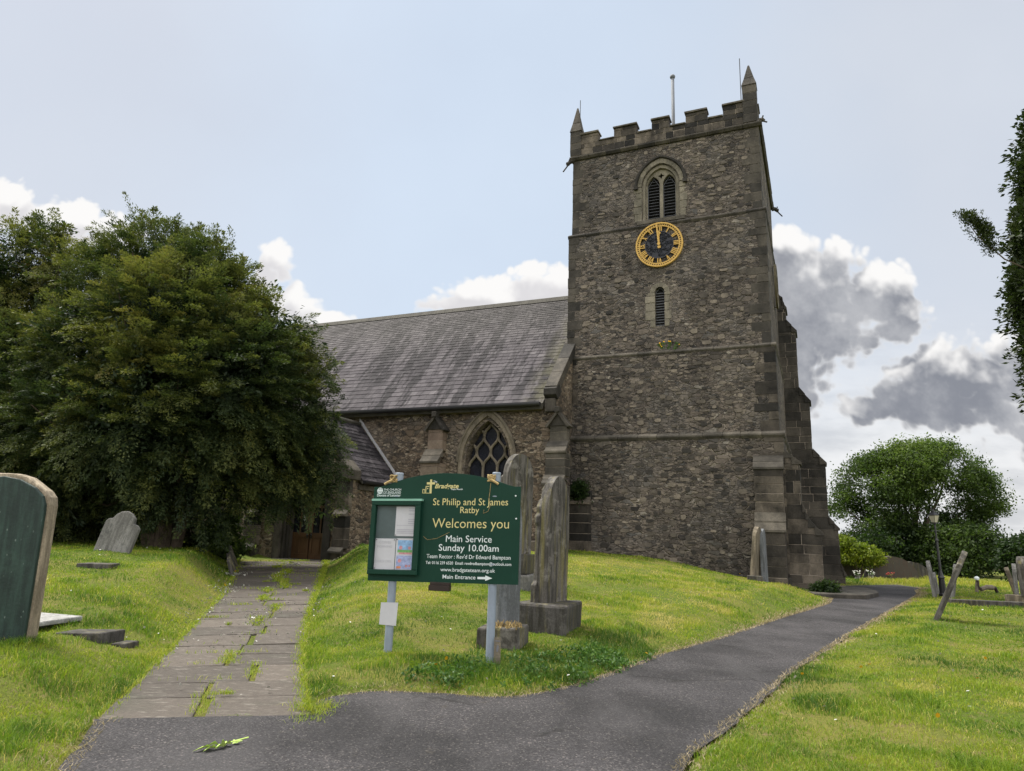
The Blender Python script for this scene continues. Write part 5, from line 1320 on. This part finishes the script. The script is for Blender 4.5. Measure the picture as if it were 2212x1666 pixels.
# mown mound is drier; long dark herbs along its front edge; ragged tufts on the lawns
sdv, sdl = sdist(gx, gy, [(-1.3, 7.3), (.9, 8.0), (2.2, 10.2), (1.9, 11), (1.1, 10.3), (.9, 9.2), (-.2, 9.0), (-1.2, 8.4)]), None
herb = sstep(-sdv, -.25, .25)
hgt = (.026 + .034 * tuft + .03 * sstep(tuft, .56, .72)) * rng.uniform(.6, 1.35, len(gx)) * np.maximum(1, r_ / 16) ** .35 + .07 * herb * rng.uniform(.2, 1, len(gx))
hgt += .05 * sstep(.35 - df, 0, .3) * (df > 0) * rng.uniform(0, 1, len(gx)) * (gx > -4.0)
longg = sstep(fbm(gx * .3 + 2, gy * .3 + 7, 3), .45, .6) * sstep(gy, 27, 31) * (gx > 12)
hgt += longg * .18
wid = .0045 * np.maximum(1, r_ / 6) ** .8 * rng.uniform(.7, 1.3, len(gx))
var = .40 + (patch - .5) * 1.35 + (fine - .5) * .8 + rng.normal(0, .14, len(gx))
mound = sstep(gx, -4, -2) * (da > 0) * (df > 0) * sstep(gy, 9, 12) * (sdist(gx, gy, [(-9, 24), (-1, 8), (3, 12), (9, 20), (9.5, 24), (2, 27)]) < 0)
var = var + .10 * mound + .32 * mound * sstep(fbm(gx * 1.1 + 40, gy * 1.1, 3), .52, .66) - .42 * herb
var -= .20 * sstep(tuft, .58, .72)
var = np.where(longg > .4, .78 + rng.normal(0, .1, len(gx)), var)
straw = rng.random(len(gx)) < .025 + .07 * sstep(fbm(gx * .9 + 21, gy * .9 + 2, 3), .54, .68); var = np.where(straw, .95, var)
blades('grass', np.stack([gx, gy], 1), hgt, wid, np.abs(rng.normal(.45, .28, len(gx))), np.clip(var, 0, 1), M['grass'], 'stuff', 'short green and straw coloured grass of the churchyard lawns')
M['straw'] = leafmat('straw', [(0, (.12, .10, .05)), (.5, (.22, .175, .10)), (1, (.36, .30, .20))], .2, .7)
# dry clippings and dead edge along the asphalt
P = np.array(A_MOUND[4:] ), np.array(A_RIGHT[4:-8]), np.array(A_LEFT[12:])
pts = []
for line, side_ in zip(P, (0, 0, 0)):
    L = np.r_[0, np.cumsum(np.hypot(*np.diff(line, axis=0).T))]; nn = int(L[-1] * 420)
    t_ = rng.uniform(0, L[-1], nn); q = np.stack([np.interp(t_, L, line[:, k]) for k in (0, 1)], 1); amp = .05 + .10 * fbm(q[:, 0] * 1.7, q[:, 1] * 1.7, 3)
    pts.append(q + rng.normal(0, 1, (nn, 2)) * amp[:, None])
pts = np.concatenate(pts); dd = sdist(pts[:, 0], pts[:, 1], ASPHALT); pts = pts[(dd > -.10) & (dd < .25)]; dd = sdist(pts[:, 0], pts[:, 1], ASPHALT)
o = blades('dry_clippings', pts, rng.uniform(.012, .036, len(pts)), .0045 * np.maximum(1, np.hypot(*pts.T) / 7), rng.uniform(.9, 2.2, len(pts)), np.clip(rng.normal(.6, .25, len(pts)), 0, 1), M['straw'], 'stuff', 'dry straw coloured clippings along the edges of the asphalt', .012 + .05 * (dd < 0), droop=.1)
# grass and daisies in the joints and along the edges of the flagstones
pts = []
for (t0, t1, fr, g) in JOINTS:
    w = rng.uniform(.35, 1.0) * (1.0 if rng.random() < .55 else .08)
    n = int(260 * w); t_ = rng.uniform(t0, t1, n); wob = .05 * np.sin(t_ * 60) 
    pts += [side(Lp, a) * (1 - f) + side(Rp, a) * f for a, f in zip(t_, fr + rng.normal(0, .02 + g * .45, n))]
    n = int(rng.uniform(0, 120)); f0, f1 = sorted(rng.uniform(0, 1, 2)); pts += [side(Lp, t1) * (1 - f) + side(Rp, t1) * f + rng.normal(0, .012, 2) for f in rng.uniform(f0, f1, n)]
    n = 200; pts += [side(Rp, a) * f + side(Lp, a) * (1 - f) for a, f in zip(rng.uniform(t0, t1, n), 1 - np.abs(rng.normal(0, .035, n)))]
    n = 60; pts += [side(Rp, a) * f + side(Lp, a) * (1 - f) for a, f in zip(rng.uniform(t0, t1, n), np.abs(rng.normal(0, .03, n)))]
pts += [np.array([-1.62, 6.5]) + rng.normal(0, 1, 2) * np.array([.09, .17]) for _ in range(700)]
pts = np.array(pts); nj = len(pts)
blades('joint_grass', pts, rng.uniform(.02, .07, nj), .005 * np.maximum(1, np.hypot(*pts.T) / 7), np.abs(rng.normal(.7, .4, nj)), np.clip(rng.normal(.6, .15, nj), 0, 1), M['grass'], 'stuff', 'tufts of grass in the joints between the flagstones', .05)
def dots(name, pts, zc, r, mat, label):
    """tiny flower heads: little six-sided discs on the grass"""
    n = len(pts); a = np.linspace(0, 2 * math.pi, 6, endpoint=False)
    nx_, ny_ = rng.normal(0, .35, (2, n)); z = H(pts[:, 0], pts[:, 1]) + zc
    V = np.stack([pts[:, 0, None] + r[:, None] * np.cos(a), pts[:, 1, None] + r[:, None] * np.sin(a), z[:, None] + r[:, None] * (nx_[:, None] * np.cos(a) + (ny_[:, None] - .5) * np.sin(a))], 2)
    Vt = V.copy(); Vt[:, :, 2] -= .004; VV = np.concatenate([V, Vt], 1).reshape(-1, 3); i = np.arange(n)[:, None] * 12
    Fs = [i + np.array([[0, 1, 2, 3, 4, 5]]), i + np.array([[11, 10, 9, 8, 7, 6]])]
    return tag(raw_mesh(name, VV, Fs, mat), label, None, None, 'stuff')
pts = []
for _ in range(26):
    t_ = rng.uniform(.25, .95); f = rng.choice([1.03, .98, .6, .5, .02, .05]); c = side(Lp, t_) * (1 - f) + side(Rp, t_) * f
    pts.append(c + rng.normal(0, 1, (int(rng.uniform(8, 40)), 2)) * np.array([.12, .3]))
for c in ((-3.9, 9.0), (-3.4, 9.8), (-1.9, 9.2), (-4.6, 11), (-1.7, 10.4)): pts.append(np.array(c) + rng.normal(0, .35, (14, 2)))
pts.append(np.stack([rng.uniform(-9, 12, 260), rng.uniform(6, 18, 260)], 1)); pts = np.concatenate(pts); pts = pts[sdist(pts[:, 0], pts[:, 1], ASPHALT) > .05]
dots('daisies', pts, .075, rng.uniform(.009, .016, len(pts)) * np.maximum(1, np.hypot(*pts.T) / 14), M['white_petal'], 'scattered small white daisies and clover heads in the grass')
M['yellow_petal'] = material('yellow_petal', flat((.75, .42, .02), .1))
pts = np.array([(-.62, 8.1), (-.70, 7.75), (-5.9, 15.2), (3.3, 8.1), (4.1, 8.4), (4.3, 8.6), (5.1, 7.9), (-7.0, 18.6), (6.2, 9.4), (3.7, 6.3), (7.2, 22), (1.9, 9.7)])
dots('dandelions', pts, .13, np.full(len(pts), .018), M['yellow_petal'], 'a few yellow dandelion heads in the lawns')

# ------------------------------------------------------------------ leaves
def leaf_cards(P, D, Nn, L, W):
    """rhombic leaves at P along D with face normals near Nn"""
    D = D / (np.linalg.norm(D, axis=1, keepdims=True) + 1e-9); B = np.cross(D, Nn); B /= np.linalg.norm(B, axis=1, keepdims=True) + 1e-9
    U = np.cross(B, D)
    V = np.stack([P, P + D * (L * .45)[:, None] + B * (W * .5)[:, None] + U * (L * .06)[:, None], P + D * L[:, None], P + D * (L * .45)[:, None] - B * (W * .5)[:, None] + U * (L * .06)[:, None]], 1)
    return V.reshape(-1, 3), np.arange(len(P) * 4).reshape(-1, 4)
def unit(n):
    v = rng.normal(size=(n, 3)); return v / np.linalg.norm(v, axis=1, keepdims=True)
def plumes(C, D, length, width, per, leaf, lw, vbase, flatness=.45, droop=.25, tipvar=.22):
    """feathery sprays: many small leaves along a drooping axis"""
    n = len(C); k = per
    t = rng.uniform(0, 1, (n, k)) ** .8; D = D / np.linalg.norm(D, axis=1, keepdims=True)
    side_ = np.cross(D, np.array([0, 0, 1.0])); side_ /= np.linalg.norm(side_, axis=1, keepdims=True) + 1e-9; up = np.cross(side_, D)
    ax = C[:, None] + D[:, None] * (t * length[:, None])[..., None]; ax[..., 2] -= droop * length[:, None] * t ** 2
    env = width[:, None] * np.sqrt(np.clip(1 - t, 0, 1)) * (.35 + t * .9)
    a, b = rng.normal(0, .5, (n, k)), rng.normal(0, .5 * flatness, (n, k))
    P = ax + side_[:, None] * (a * env)[..., None] + up[:, None] * (b * env)[..., None]
    dl = D[:, None] * .75 + side_[:, None] * (np.sign(a) * rng.uniform(.2, .9, (n, k)))[..., None] + rng.normal(0, .28, (n, k, 3)); dl[..., 2] -= droop * t * .6
    Nn = up[:, None] + rng.normal(0, .45, (n, k, 3))
    L = leaf * rng.uniform(.6, 1.4, n * k); W = lw * rng.uniform(.7, 1.3, n * k)
    V, F = leaf_cards(P.reshape(-1, 3), dl.reshape(-1, 3), Nn.reshape(-1, 3), L, W)
    var = vbase[:, None] + tipvar * (t - .5) + rng.normal(0, .07, (n, k)); return V, F, np.repeat(np.clip(var, 0, 1).ravel(), 4)
def lobes_surface(lobes, n, inner=.12, zmin=None):
    """points on a union of ellipsoids (surface, skipping what is deep inside another one)"""
    L = np.array([l[:3] for l in lobes]); Rr = np.array([l[3:6] for l in lobes]); w = (Rr.prod(1)) ** (2 / 3); C, D = [], []
    while sum(map(len, C)) < n:
        i = rng.choice(len(L), n, p=w / w.sum()); d = unit(n); sc = rng.uniform(1 - inner, 1.03, (n, 1)); p = L[i] + d * Rr[i] * sc
        q = ((p[:, None] - L[None]) / Rr[None]); deep = ((q ** 2).sum(2) < (.80 - inner) ** 2)
        ok = ~deep.any(1)
        if zmin is not None: ok &= p[:, 2] > zmin(p[:, 0], p[:, 1])
        nd = d / Rr[i]; C.append(p[ok]); D.append((nd / np.linalg.norm(nd, axis=1, keepdims=True))[ok])
    return np.concatenate(C)[:n], np.concatenate(D)[:n]
def lobes_volume(lobes, n):
    L = np.array([l[:3] for l in lobes]); Rr = np.array([l[3:6] for l in lobes]); w = Rr.prod(1); i = rng.choice(len(L), n, p=w / w.sum())
    d = unit(n) * (rng.uniform(0, 1, (n, 1)) ** (1 / 3)) * .86; return L[i] + d * Rr[i]
def limbs(m, p0, ends, r0, seed=1, seg=5, wob=.25):
    rr = random.Random(seed); p0 = Vector(p0)
    for e_, r in ends:
        e_ = Vector(e_); pts = [p0 + (e_ - p0) * t_ + Vector((rr.uniform(-wob, wob), rr.uniform(-wob, wob), rr.uniform(-wob, wob) + .35 * math.sin(t_ * math.pi) * (e_ - p0).length * .15)) * (0 if t_ in (0, 1) else 1) for t_ in np.linspace(0, 1, seg + 1)]
        m.tube(pts, r, 7, r1=r * .25)
def tree_obj(name, label, cat, base, group=None): return empty(name, base, 0, label, cat, group)
def crown(parent, parts, mat, name='crown', base=(0, 0, 0)):
    Vs, Fs, vs, o = [], [], [], 0
    for V, F, v in parts: Vs.append(V - np.array(base)); Fs.append(F + o); vs.append(v); o += len(V)
    return raw_mesh(name, np.concatenate(Vs), np.concatenate(Fs), mat, np.concatenate(vs), parent)
M['bark'] = material('bark', flat((.075, .058, .042), .45, 6, .03), rough=.95)
M['yew'] = leafmat('yew_leaves', [(0, (.013, .024, .011)), (.35, (.034, .053, .018)), (.6, (.080, .094, .025)), (.8, (.128, .134, .034)), (1, (.18, .155, .042))], .35, .6)
M['broad'] = leafmat('broad_leaves', [(0, (.010, .024, .006)), (.4, (.034, .060, .013)), (.75, (.082, .125, .026)), (1, (.14, .18, .042))], .42, .6)
M['lime_leaf'] = leafmat('lime_green_leaves', [(0, (.06, .10, .01)), (.6, (.15, .19, .015)), (1, (.28, .26, .02))], .4, .5)
M['cypress'] = leafmat('cypress_leaves', [(0, (.014, .024, .008)), (.5, (.036, .052, .013)), (1, (.08, .088, .022))], .25, .6)

def lob(x, y, r, Y, ry=None, fz=1.0):
    """ellipsoid centred on the sight line of (x, y) at depth Y, r in photo pixels"""
    p = at(x, y, Y); k = Y / FPX; return (*p, r * k, (ry or r * k * .9), r * k * fz)
def yew(label, lobes, base, nplume, per, name='yew_tree', seed=3, olive=None, skirt=None, stems=()):
    e = tree_obj(name, label, 'tree', base, 'yews left of the porch'); b = np.array(base)
    zmin = lambda x, y: H(x, y) + .25 + 2.0 * sstep(x, -10.0, -8.7)
    C, D = lobes_surface(lobes, nplume, .10, zmin)
    gap = fbm(C[:, 0] * .85 + C[:, 1] * .7 + 3, C[:, 2] * 1.05 + 8, 3); k_ = gap > .33; C, D, gap = C[k_], D[k_], gap[k_]
    C = C + D * ((gap - .48) * 1.2 + rng.uniform(-.15, .25, len(C)))[:, None]
    patch = fbm(C[:, 0] * .7 + C[:, 1] * .5 + 10, C[:, 2] * .7 + 5, 3)
    hi = sstep(C[:, 2], 3.0, 8.5)
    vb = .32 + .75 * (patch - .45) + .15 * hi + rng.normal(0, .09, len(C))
    dirn = D * .8 + np.array([.12, -.1, .34]) + rng.normal(0, .32, (len(C), 3)); dirn[:, 2] -= .35 * (1 - hi)
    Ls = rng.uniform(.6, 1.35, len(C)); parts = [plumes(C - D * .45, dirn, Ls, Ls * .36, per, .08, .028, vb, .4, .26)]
    # upright leading shoots that break the outline
    top = (D[:, 2] > .15) & (rng.random(len(C)) < .10)
    T_ = C[top]; dt = D[top] * .6 + np.array([-.12, 0, .6]) + rng.normal(0, .25, (len(T_), 3)); Lt = rng.uniform(.5, .95, len(T_)); parts.append(plumes(T_, dt, Lt, Lt * .24, 90, .085, .03, vb[top], .8, .05))
    I = lobes_volume(lobes, nplume // 2); I = I[I[:, 2] > zmin(I[:, 0], I[:, 1])]
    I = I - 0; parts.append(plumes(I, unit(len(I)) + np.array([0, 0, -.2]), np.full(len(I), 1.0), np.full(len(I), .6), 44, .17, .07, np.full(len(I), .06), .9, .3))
    if skirt is not None:
        K = np.array([at(x, y, Y) for x, y, Y in skirt]); K = np.repeat(K, 9, 0) + rng.normal(0, .40, (len(K) * 9, 3)); 
        dk = rng.normal(0, .4, (len(K), 3)) + np.array([.1, -.5, -.55]); Lk = rng.uniform(.6, 1.2, len(K)); parts.append(plumes(K, dk, Lk, Lk * .36, per, .08, .028, .28 + rng.normal(0, .12, len(K)), .5, .35))
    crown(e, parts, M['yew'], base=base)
    m = MB(); rr = random.Random(seed)
    for k in range(7):
        a = k * .9 + rr.uniform(-.3, .3); m.tube([Vector((math.cos(a) * .3, math.sin(a) * .3, -.3)), Vector((math.cos(a) * .6, math.sin(a) * .6, 1.6)), Vector((math.cos(a) * 1.6, math.sin(a) * 1.6, 4.0)), Vector((math.cos(a) * 2.4, math.sin(a) * 2.4, 6.2))], .24, 8, r1=.05)
    for i in rng.choice(len(C), 60): m.tube([Vector((0, 0, 2 + .35 * max(0, C[i][2] - 2))), Vector(tuple((C[i] - b) * .6 + np.array([0, 0, .3]))), Vector(tuple(C[i] - b))], .06, 5, r1=.012)
    m.build('trunk', M['bark'], e); return e
YM = 20.4
main = [lob(330, 585, 98, YM), lob(420, 622, 98, YM - .5), lob(250, 645, 105, YM + .3), lob(480, 675, 105, YM), lob(360, 720, 160, YM - 1.2), lob(220, 760, 130, YM - .6), lob(560, 750, 110, YM + .3), lob(470, 830, 150, YM - 1.4), lob(600, 870, 115, YM + .6),
        lob(320, 890, 160, YM - 1.8), lob(190, 920, 130, YM - 1), lob(628, 950, 86, YM + 1.4), lob(540, 965, 122, YM + .2), lob(430, 1010, 110, YM - .8), lob(625, 1020, 80, YM + 1.4), lob(300, 1020, 90, YM + .8), lob(200, 1030, 90, YM + .5), lob(330, 1110, 110, YM + 3.2, 1.2), lob(160, 1110, 90, YM + 3.2, 1.2), lob(250, 1090, 120, YM + 3.4, 1.2), lob(420, 1120, 85, YM + 2.6, 1.0)]
mb = at(350, 1190, YM + .6); mb[2] = gz(mb[0], mb[1])
yew('huge dark spreading yew overhanging the church porch and the flagstone path', main, tuple(mb), 4600, 175, seed=3,
    skirt=[(x, y, YM - .6 + q) for x, y, q in ((430, 1060, -1), (480, 1080, 0), (540, 1060, .4), (590, 1050, .8), (640, 1045, 1.2), (690, 1035, 1.5), (715, 990, 1.5), (400, 1050, -1), (350, 1040, 0), (690, 940, 1.6), (700, 880, 1.4), (670, 830, 1.2))])
left = [lob(20, 585, 90, 22), lob(-60, 640, 135, 22), lob(60, 700, 95, 22.5), lob(130, 575, 52, 21.5), lob(20, 800, 120, 21), lob(120, 850, 100, 20), lob(-80, 850, 160, 21.5), lob(60, 950, 120, 20), lob(150, 960, 90, 19.5), lob(-20, 1040, 140, 20), lob(110, 1070, 100, 20), lob(40, 1120, 100, 21.5), lob(95, 545, 62, 21.8), lob(15, 520, 50, 22)]
lb = at(0, 1190, 21.6); lb[2] = gz(lb[0], lb[1])
yew('dark yew at the left edge behind the large green headstone, sky showing through its top', left, tuple(lb), 2600, 160, seed=8)

# Irish yew / cypress column at the right edge: crown widest high up
cb = at(2405, 1240, 13.2); cb[2] = gz(cb[0], cb[1])
ce = tree_obj('column_conifer', 'tall dark columnar conifer cut off by the right edge, one branch sticking out left', 'tree', tuple(cb))
YC = 13.2
cl = [lob(2312, 400, 105, YC), lob(2314, 520, 122, YC), lob(2318, 640, 122, YC), lob(2330, 740, 108, YC), lob(2345, 840, 95, YC), lob(2300, 300, 85, YC), lob(2365, 950, 85, YC), lob(2380, 1060, 75, YC)]
C, D = lobes_surface(cl, 3600, .14, lambda x, y: H(x, y) + .4)
vb = .35 + .9 * (fbm(C[:, 0] * 1.6, C[:, 2] * 1.6, 3) - .5) + rng.normal(0, .1, len(C)); dd_ = D * .35 + np.array([0, 0, .85]) + rng.normal(0, .18, (len(C), 3)); Lc = rng.uniform(.22, .42, len(C))
parts = [plumes(C - D * .15, dd_, Lc, Lc * .45, 80, .075, .034, vb, .9, .0)]
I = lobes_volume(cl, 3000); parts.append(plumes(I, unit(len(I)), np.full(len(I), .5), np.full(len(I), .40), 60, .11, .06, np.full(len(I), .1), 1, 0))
br = np.array([at(x, y, YC - .3) for x, y in ((2150, 545), (2135, 528), (2118, 508), (2103, 490), (2092, 478), (2125, 500), (2112, 488), (2140, 512))]); br = np.repeat(br, 14, 0) + rng.normal(0, .06, (len(br) * 14, 3))
db = np.array([-.35, 0, .75]) + rng.normal(0, .25, (len(br), 3)); parts.append(plumes(br, db, rng.uniform(.14, .3, len(br)), np.full(len(br), .1), 36, .045, .02, .3 + rng.normal(0, .1, len(br)), 1, 0))
crown(ce, parts, M['cypress'], base=tuple(cb))
m = MB(); b0 = np.array(cb); cc_ = sorted([np.array(l[:3]) for l in cl], key=lambda p: p[2]); m.tube([(0, 0, -.3)] + [tuple(p - b0 + np.array([.35, .2, 0])) for p in cc_], .22, 9, r1=.04); m.tube([tuple(at(x, y, YC - .3) - b0) for x, y in ((2260, 600), (2170, 560), (2112, 510), (2092, 482))], .018, 6, r1=.006); m.build('trunk', M['bark'], ce)

# round-headed broadleaf tree beyond the path end: limbs, leaf clumps with sky between
tb_ = at(1985, 1250, 45); tb_[2] = gz(tb_[0], tb_[1])
te = tree_obj('broadleaf_tree', 'round-headed green broadleaf tree with sky between its limbs, behind the lamp post', 'tree', tuple(tb_))
YT = 45.0
hull = [lob(1900, 1065, 86, YT, 2.6), lob(1960, 1030, 82, YT, 2.8), lob(2030, 1040, 86, YT, 2.8), lob(2078, 1082, 74, YT, 2.6), lob(1860, 1120, 64, YT, 2.2), lob(2116, 1122, 48, YT, 2.0), lob(1990, 1110, 110, YT, 2.8), lob(1935, 1000, 38, YT, 1.5), lob(2010, 995, 32, YT, 1.2)]
C, D = lobes_surface(hull, 1050, .2)
keepc = (fbm(C[:, 0] * .75 + 7, C[:, 2] * .75 + C[:, 1] * .4, 2) > .27 + .20 * sstep(C[:, 2], 5.2, 4.0)); C, D = C[keepc], D[keepc]
vb = .42 + .5 * (fbm(C[:, 0] * .5, C[:, 2] * .5, 3) - .5) + .18 * sstep(C[:, 2], 3, 8) + rng.normal(0, .1, len(C))
def clumps(C, vb, r, per, leaf, lw):
    n = len(C); P = C[:, None] + rng.normal(0, 1, (n, per, 3)) * np.array([r, r, r * .6]); Dl = rng.normal(0, .8, (n, per, 3)) + np.array([0, 0, -.35]); Nn = rng.normal(0, .6, (n, per, 3)) + np.array([0, 0, .9])
    V, F = leaf_cards(P.reshape(-1, 3), Dl.reshape(-1, 3), Nn.reshape(-1, 3), leaf * rng.uniform(.6, 1.4, n * per), lw * rng.uniform(.6, 1.4, n * per))
    return V, F, np.repeat(np.clip(vb[:, None] + rng.normal(0, .10, (n, per)), 0, 1).ravel(), 4)
parts = [clumps(C, vb, .34, 85, .17, .095)]
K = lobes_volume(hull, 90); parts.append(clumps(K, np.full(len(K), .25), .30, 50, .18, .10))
crown(te, parts, M['broad'], base=tuple(tb_))
m = MB(); b0 = np.array(tb_); rr = random.Random(6)
for k, (tx, ty, r) in enumerate(((1880, 1080, .16), (1930, 1020, .2), (1985, 1010, .22), (2040, 1030, .2), (2100, 1080, .16), (1850, 1130, .12), (2140, 1130, .12), (1960, 1060, .15), (2010, 1070, .14))):
    e_ = at(tx, ty, YT + rr.uniform(-1.6, 1.6)) - b0; pm = e_ * np.array([.38, .5, .52]) + rr.uniform(-.3, .3); m.tube([(0, 0, -.3), (e_[0] * .1, e_[1] * .1, .9), tuple(pm), tuple(e_ * .8 + np.array([.1, 0, .1])), tuple(e_)], r, 7, r1=.03)
    for q in range(9):
        s0 = pm + (e_ - pm) * rr.uniform(0, .8); j = C[rr.randrange(len(C))] - b0
        if np.linalg.norm(j - s0) < 3.2: m.tube([tuple(s0), tuple((s0 + j) / 2 + np.array([0, 0, .2])), tuple(j)], .05, 5, r1=.012)
m.build('trunk', M['bark'], te)
def shrub(name, label, cat, lobes, n, mat, leaf=.18, lw=.1, v0=.35, base=None, group=None, stems=True, r=.3, per=40, vs=.5):
    c = np.mean([l[:3] for l in lobes], 0); b = base or (c[0], c[1], gz(c[0], c[1])); e = tree_obj(name, label, cat, tuple(b), group)
    C, D = lobes_surface(lobes, n, .25, lambda x, y: H(x, y) + .02); vb = v0 + vs * (fbm(C[:, 0] * .9, C[:, 2] * .9 + C[:, 1], 3) - .5) + rng.normal(0, .1, len(C)); I = lobes_volume(lobes, n // 3); I = I[I[:, 2] > H(I[:, 0], I[:, 1])]
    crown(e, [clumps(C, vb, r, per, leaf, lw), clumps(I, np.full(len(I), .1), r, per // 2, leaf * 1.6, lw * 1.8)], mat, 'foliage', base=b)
    if stems:
        m = MB()
        for i in range(10): q = C[rng.integers(len(C))] - np.array(b); m.tube([(0, 0, -.1), tuple(q * np.array([.4, .4, .55])), tuple(q)], .05, 5, r1=.012)
        m.build('stem', M['bark'], e)
    return e
shrub('shrub', 'dark dense shrub mass under the left half of the broadleaf tree', 'shrub', [lob(1880, 1190, 50, 43, 2.0), lob(1935, 1190, 58, 44, 2), lob(1985, 1195, 55, 44, 2)], 260, M['broad'], v0=.16, group='shrubs under the broadleaf tree')
shrub('shrub', 'leafy mid green shrub mass behind the lamp post', 'shrub', [lob(2040, 1190, 55, 42, 2.0), lob(2090, 1185, 58, 42, 2.0), lob(2122, 1192, 42, 42, 1.8), lob(2060, 1225, 40, 41, 1.5)], 320, M['broad'], v0=.34, group='shrubs under the broadleaf tree')
shrub('bush', 'lime yellow bush with thin trunks beside the tower buttress', 'bush', [lob(1835, 1195, 20, 34, .7), lob(1862, 1200, 22, 34, .8), lob(1886, 1205, 15, 34, .6), lob(1822, 1172, 13, 34, .6)], 150, M['lime_leaf'], leaf=.12, lw=.07, v0=.45, r=.16)
shrub('hedge', 'dark clipped hedge at the far right edge beyond the gravestones', 'hedge', [lob(2215, 1205, 42, 34, 1.0), lob(2250, 1200, 48, 34, 1.0), lob(2192, 1225, 24, 34, .8)], 220, M['broad'], v0=.12, r=.2)
shrub('bush', 'thin twiggy bush on the skyline above the far right hedge', 'bush', [lob(2195, 1180, 16, 48, .6), lob(2222, 1176, 20, 48, .6)], 46, M['broad'], v0=.2, r=.3, per=16)
shrub('bush', 'small dark leafy weed bush at the foot of the tower buttress by the step', 'bush', [(9.95, 22.2, .16, .22, .2, .24), (9.75, 22.3, .14, .18, .18, .18)], 50, M['broad'], leaf=.09, lw=.05, v0=.2, r=.1, stems=False)
shrub('ivy', 'light green ivy clump hanging beside the porch wall at the path edge', 'ivy', [lob(482, 1150, 26, 22.4, .5, 1.5), lob(458, 1165, 30, 22.0, .5), lob(500, 1180, 20, 22.4, .4)], 190, M['broad'], leaf=.10, lw=.07, v0=.55, r=.12)
shrub('fern', 'dark fern growing in the corner between nave buttress and tower', 'fern', [(2.62, 26.15, 3.35, .25, .2, .3), (2.7, 26.2, 3.0, .2, .15, .25)], 36, M['broad'], leaf=.12, lw=.04, v0=.15, r=.1, base=(2.7, 26.4, 2.9), stems=False)
# yellow wallflowers on the string course below the slit window
wf = empty('wallflower', tuple(np.array([CX, CY, 8.56]) + np.array([-3.6 * math.cos(TH) - .24 * math.sin(TH), 3.6 * math.sin(TH) - .24 * math.cos(TH), 0])), 0, 'yellow wallflowers growing on the tower ledge below the slit window', 'plant')
m = MB(); m2 = MB(); rr = random.Random(3)
for k in range(16):
    x, z = rr.uniform(-.5, .5), rr.uniform(.05, .3); m.tube([(x * .7, 0, 0), (x, -.04, z)], .012, 4)
    for q in range(3): m.add([(x, -.04, z * .6), (x + rr.uniform(-.1, .1), -.1, z * .6 + .05), (x + rr.uniform(-.1, .1), -.05, z)], [(0, 1, 2)])
    if k < 7: m2.lathe([(.01, z), (.032, z + .015), (.03, z + .035), (.01, z + .05)], x, -.05, 6)
m.build('leaves', M['leaf_plain'], wf); m2.build('blooms', M['yellow_petal'], wf)
# coarse herbs along the front of the mound
M['weed'] = leafmat('weed_leaves', [(0, (.02, .055, .01)), (.5, (.045, .105, .018)), (1, (.10, .17, .03))], .35, .5)
poly = [(-.9, 7.55), (-.1, 7.42), (.5, 7.65), (1.1, 8.4), (1.9, 9.6), (1.6, 10.0), (.9, 9.3), (.2, 8.6), (-.7, 8.0)]
q = np.stack([rng.uniform(-1.2, 2.2, 9000), rng.uniform(7.2, 10.2, 9000)], 1); q = q[sdist(q[:, 0], q[:, 1], poly) < .1]; q = q[fbm(q[:, 0] * 3.2, q[:, 1] * 3.2, 3) > .50]; q = q[np.hypot(q[:, 0] + .05, q[:, 1] - 8.35) > .25][:430]
n = len(q); zz = H(q[:, 0], q[:, 1]) + rng.uniform(.02, .13, n); C = np.c_[q, zz]
V, F, v = clumps(C, rng.normal(.45, .22, n), .05, 8, .050, .022); tag(raw_mesh('herbs', V, F, M['weed'], v), 'low dark green weeds at the front edge of the mound below the notice board', None, None, 'stuff')
# far woods and hills
q = np.stack([rng.uniform(-160, 420, 700), rng.uniform(230, 420, 700)], 1); C = np.c_[q, H(q[:, 0], q[:, 1]) + rng.uniform(.5, 4.0, len(q))]
V, F, v = clumps(C, rng.normal(.3, .15, len(C)), 1.6, 40, 1.3, .9); tag(raw_mesh('distant_wood', V, F, M['broad'], v), 'distant line of woodland on the horizon', None, None, 'stuff')
M['hill'] = material('hill', flat((.12, .15, .16), .2, .004))
hx_ = np.linspace(-3000, 4200, 90); V = []; 
for x in hx_: hgt_ = 12 + 60 * float(fbm(np.array([x / 900.0 + 5]), np.array([.3]), 4)[0]); V += [(x, 3000, -12), (x, 3400, hgt_ - 18), (x, 4200, -12)]
V = np.array(V); i = np.arange(len(hx_) - 1)[:, None] * 3; hills = raw_mesh('hills', V, [i + np.array([[0, 3, 4, 1]]), i + np.array([[1, 4, 5, 2]])], M['hill']); tag(hills, kind='structure')
